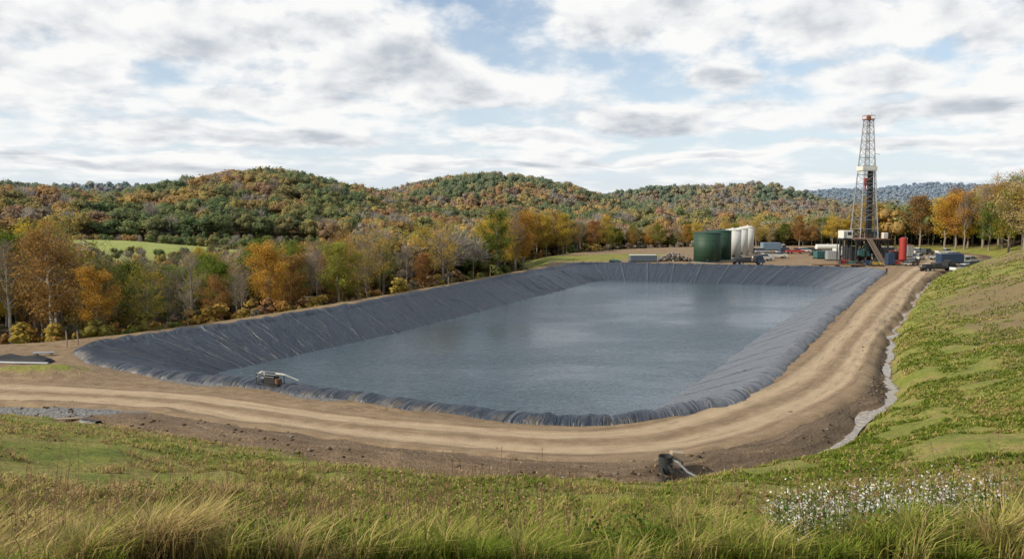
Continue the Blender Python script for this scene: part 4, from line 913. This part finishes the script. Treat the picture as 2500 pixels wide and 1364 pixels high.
# rocks holding the pump
MROCK=pmat("muddy rock",(.13,.10,.072),.9,0,.5,3,.8,.4,.2)
def boulder(px,py,sz,lab,zz=0,mt=None):
    import bmesh
    x,y=G(px,py,zz); z=hz(x,y)
    bm=bmesh.new(); bmesh.ops.create_icosphere(bm,subdivisions=3,radius=1)
    for v in bm.verts:
        k=1+.5*(float(fbm([v.co.x*1.3+px],[v.co.y*1.3+v.co.z*1.7],int(py))[0])-.5)+.15*(float(fbm([v.co.x*4+px],[v.co.y*4+v.co.z*3],int(py))[0])-.5); v.co=Vector((v.co.x*k*sz,v.co.y*k*sz*.8,v.co.z*k*sz*.6))
    me=bpy.data.meshes.new("boulder"); bm.to_mesh(me); bm.free(); o_=obj("boulder",me,mt or MROCK,label=lab,cat="rock"); o_.location=(x,y,z+sz*.15); o_["group"]="rocks by the ditch"
for a in((1600,1165,.45),(1640,1178,.5),(1680,1180,.4),(1610,1140,.35),(250,1035,.35),(285,1038,.3),(210,1040,.28),(320,1045,.3),(190,1030,.25)): boulder(*a,"muddy brown rock bedded in the ditch bank")
# culvert and plank
x,y=G(222,1024); z=hz(x,y); e=thing("culvert_pipe","short black drain pipe end among stones","drain pipe",(x,y,z+.3),.3)
b=B(); b.tube([(-.6,.5,.1),(.5,-.3,.0)],.34,20,False); b.tube([(.42,-.24,.0),(.5,-.3,.0)],.38,20,False); b.part("pipe_barrel",MBK,e)
b=B(); b.box((-.5,.6,.15),(.7,.3,.25)); b.part("concrete_collar",MST,e,.03)
x,y=G(165,1016); z=hz(x,y); e=thing("timber_plank","long weathered timber plank lying on the dirt","plank",(x,y,z+.2),.22)
b=B(); b.box((0,0,0),(3.2,.32,.08)); b.part("board",MWD,e,.01); b=B(); b.box((1.0,0,-.1),(.12,.5,.12)); b.box((-1.0,0,-.1),(.12,.5,.12)); b.part("crosspiece",MWD,e)
# tarp and pipes at far corner of the site
x,y=G(35,890); z=hz(x,y); e=thing("covered_stack","low stack covered with dark tarpaulin","tarpaulin",(x,y+1.5,z),-.12)
b=B(); b.prism([(-3.5,0),(2.9,0),(2.5,.35),(1.4,.7),(-.2,.55),(-1.6,.75),(-3.2,.45)],-.8,.8,(.3,.4)); b.part("tarpaulin",MTRP,e,.15); b=B(); b.tube([(-3.3,-1.0,.12),(0,-1.1,.14),(3.2,-.9,.12)],.12,10); b.part("edge_pipe",MST,e)
x,y=G(108,868); z=hz(x,y); e=thing("pipe_stack","small stack of pale plastic pipes on blocks","pipes",(x,y,z+.05),.25)
b=B()
for k in range(4): b.tube([(-1.0,-.2+k*.13,.26+.02*k),(.9,-.2+k*.13,.26)],.05,8)
b.part("plastic_pipe",MST,e); b=B(); b.box((-.7,0,.1),(.2,.6,.2)); b.box((.6,0,.1),(.2,.6,.2)); b.part("block",MWD,e)
# posts
for px_,py_,hh_ in((1211,672,2.6),(178,853,1.8),(205,846,1.6),(1414,647,1.6),(1487,643,1.4),(1110,692,1.5)):
    x,y=G(px_,py_); x-=1.3;y+=1.2; z=hz(x,y); e=thing("fence_post","thin weathered wooden post on the bank","post",(x,y,z),0,"posts along the bank")
    b=B(); b.tube([(0,0,-.3),(0.03,0,hh_*.5),(0,0,hh_)],[.08,.075,.06],7); b.part("post_shaft",MWD,e); b=B(); b.cyl((0,0,hh_-.02),.09,.05,7); b.part("post_cap",MDK,e)
# ---------------------------------------------------------------- person
x,y=G(2164,672); z=hz(x,y)
me=bpy.data.meshes.new("person"); 
J=[(0,0,.95),(0,0,1.15),(0,0,1.42),(0,0,1.52),(0,0,1.64),(0,0,1.75),(.2,0,1.42),(.27,.02,1.14),(.25,-.1,.9),(-.2,0,1.42),(-.27,.02,1.14),(-.22,-.14,.92),(.1,0,.9),(.12,-.03,.5),(.12,.02,.07),(.13,-.14,.04),(-.1,0,.9),(-.13,.03,.5),(-.14,.06,.07),(-.15,-.1,.04)]
E=[(0,1),(1,2),(2,3),(3,4),(4,5),(2,6),(6,7),(7,8),(2,9),(9,10),(10,11),(0,12),(12,13),(13,14),(14,15),(0,16),(16,17),(17,18),(18,19)]
Rr=[.15,.15,.17,.06,.10,.09,.075,.055,.04,.075,.055,.04,.1,.075,.05,.045,.1,.075,.05,.045]
me.from_pydata(J,E,[]); pe=obj("person",me,pmat("work clothes",(.05,.055,.075),.8,0,.3,4),label="worker in dark work clothes standing by the pit corner",cat="person")
sk=pe.modifiers.new("skin",'SKIN')
if not me.skin_vertices:
    bpy.context.view_layer.objects.active=pe; pe.select_set(True); bpy.ops.mesh.customdata_skin_add()
for i,v in enumerate(me.skin_vertices[0].data): v.radius=(Rr[i],Rr[i]*.8); v.use_root=(i==0)
sb=pe.modifiers.new("sub",'SUBSURF'); sb.levels=1; sb.render_levels=2; pe.location=(x,y,z+.02); pe.rotation_euler=(0,0,.5)
b=B(); b.tube([(0,0,1.70),(0,0,1.80),(0,0,1.86)],[.125,.115,.05],12); b.tube([(0,-.02,1.70),(0,-.02,1.72)],.16,12); b.part("hard_hat",MYL,pe)
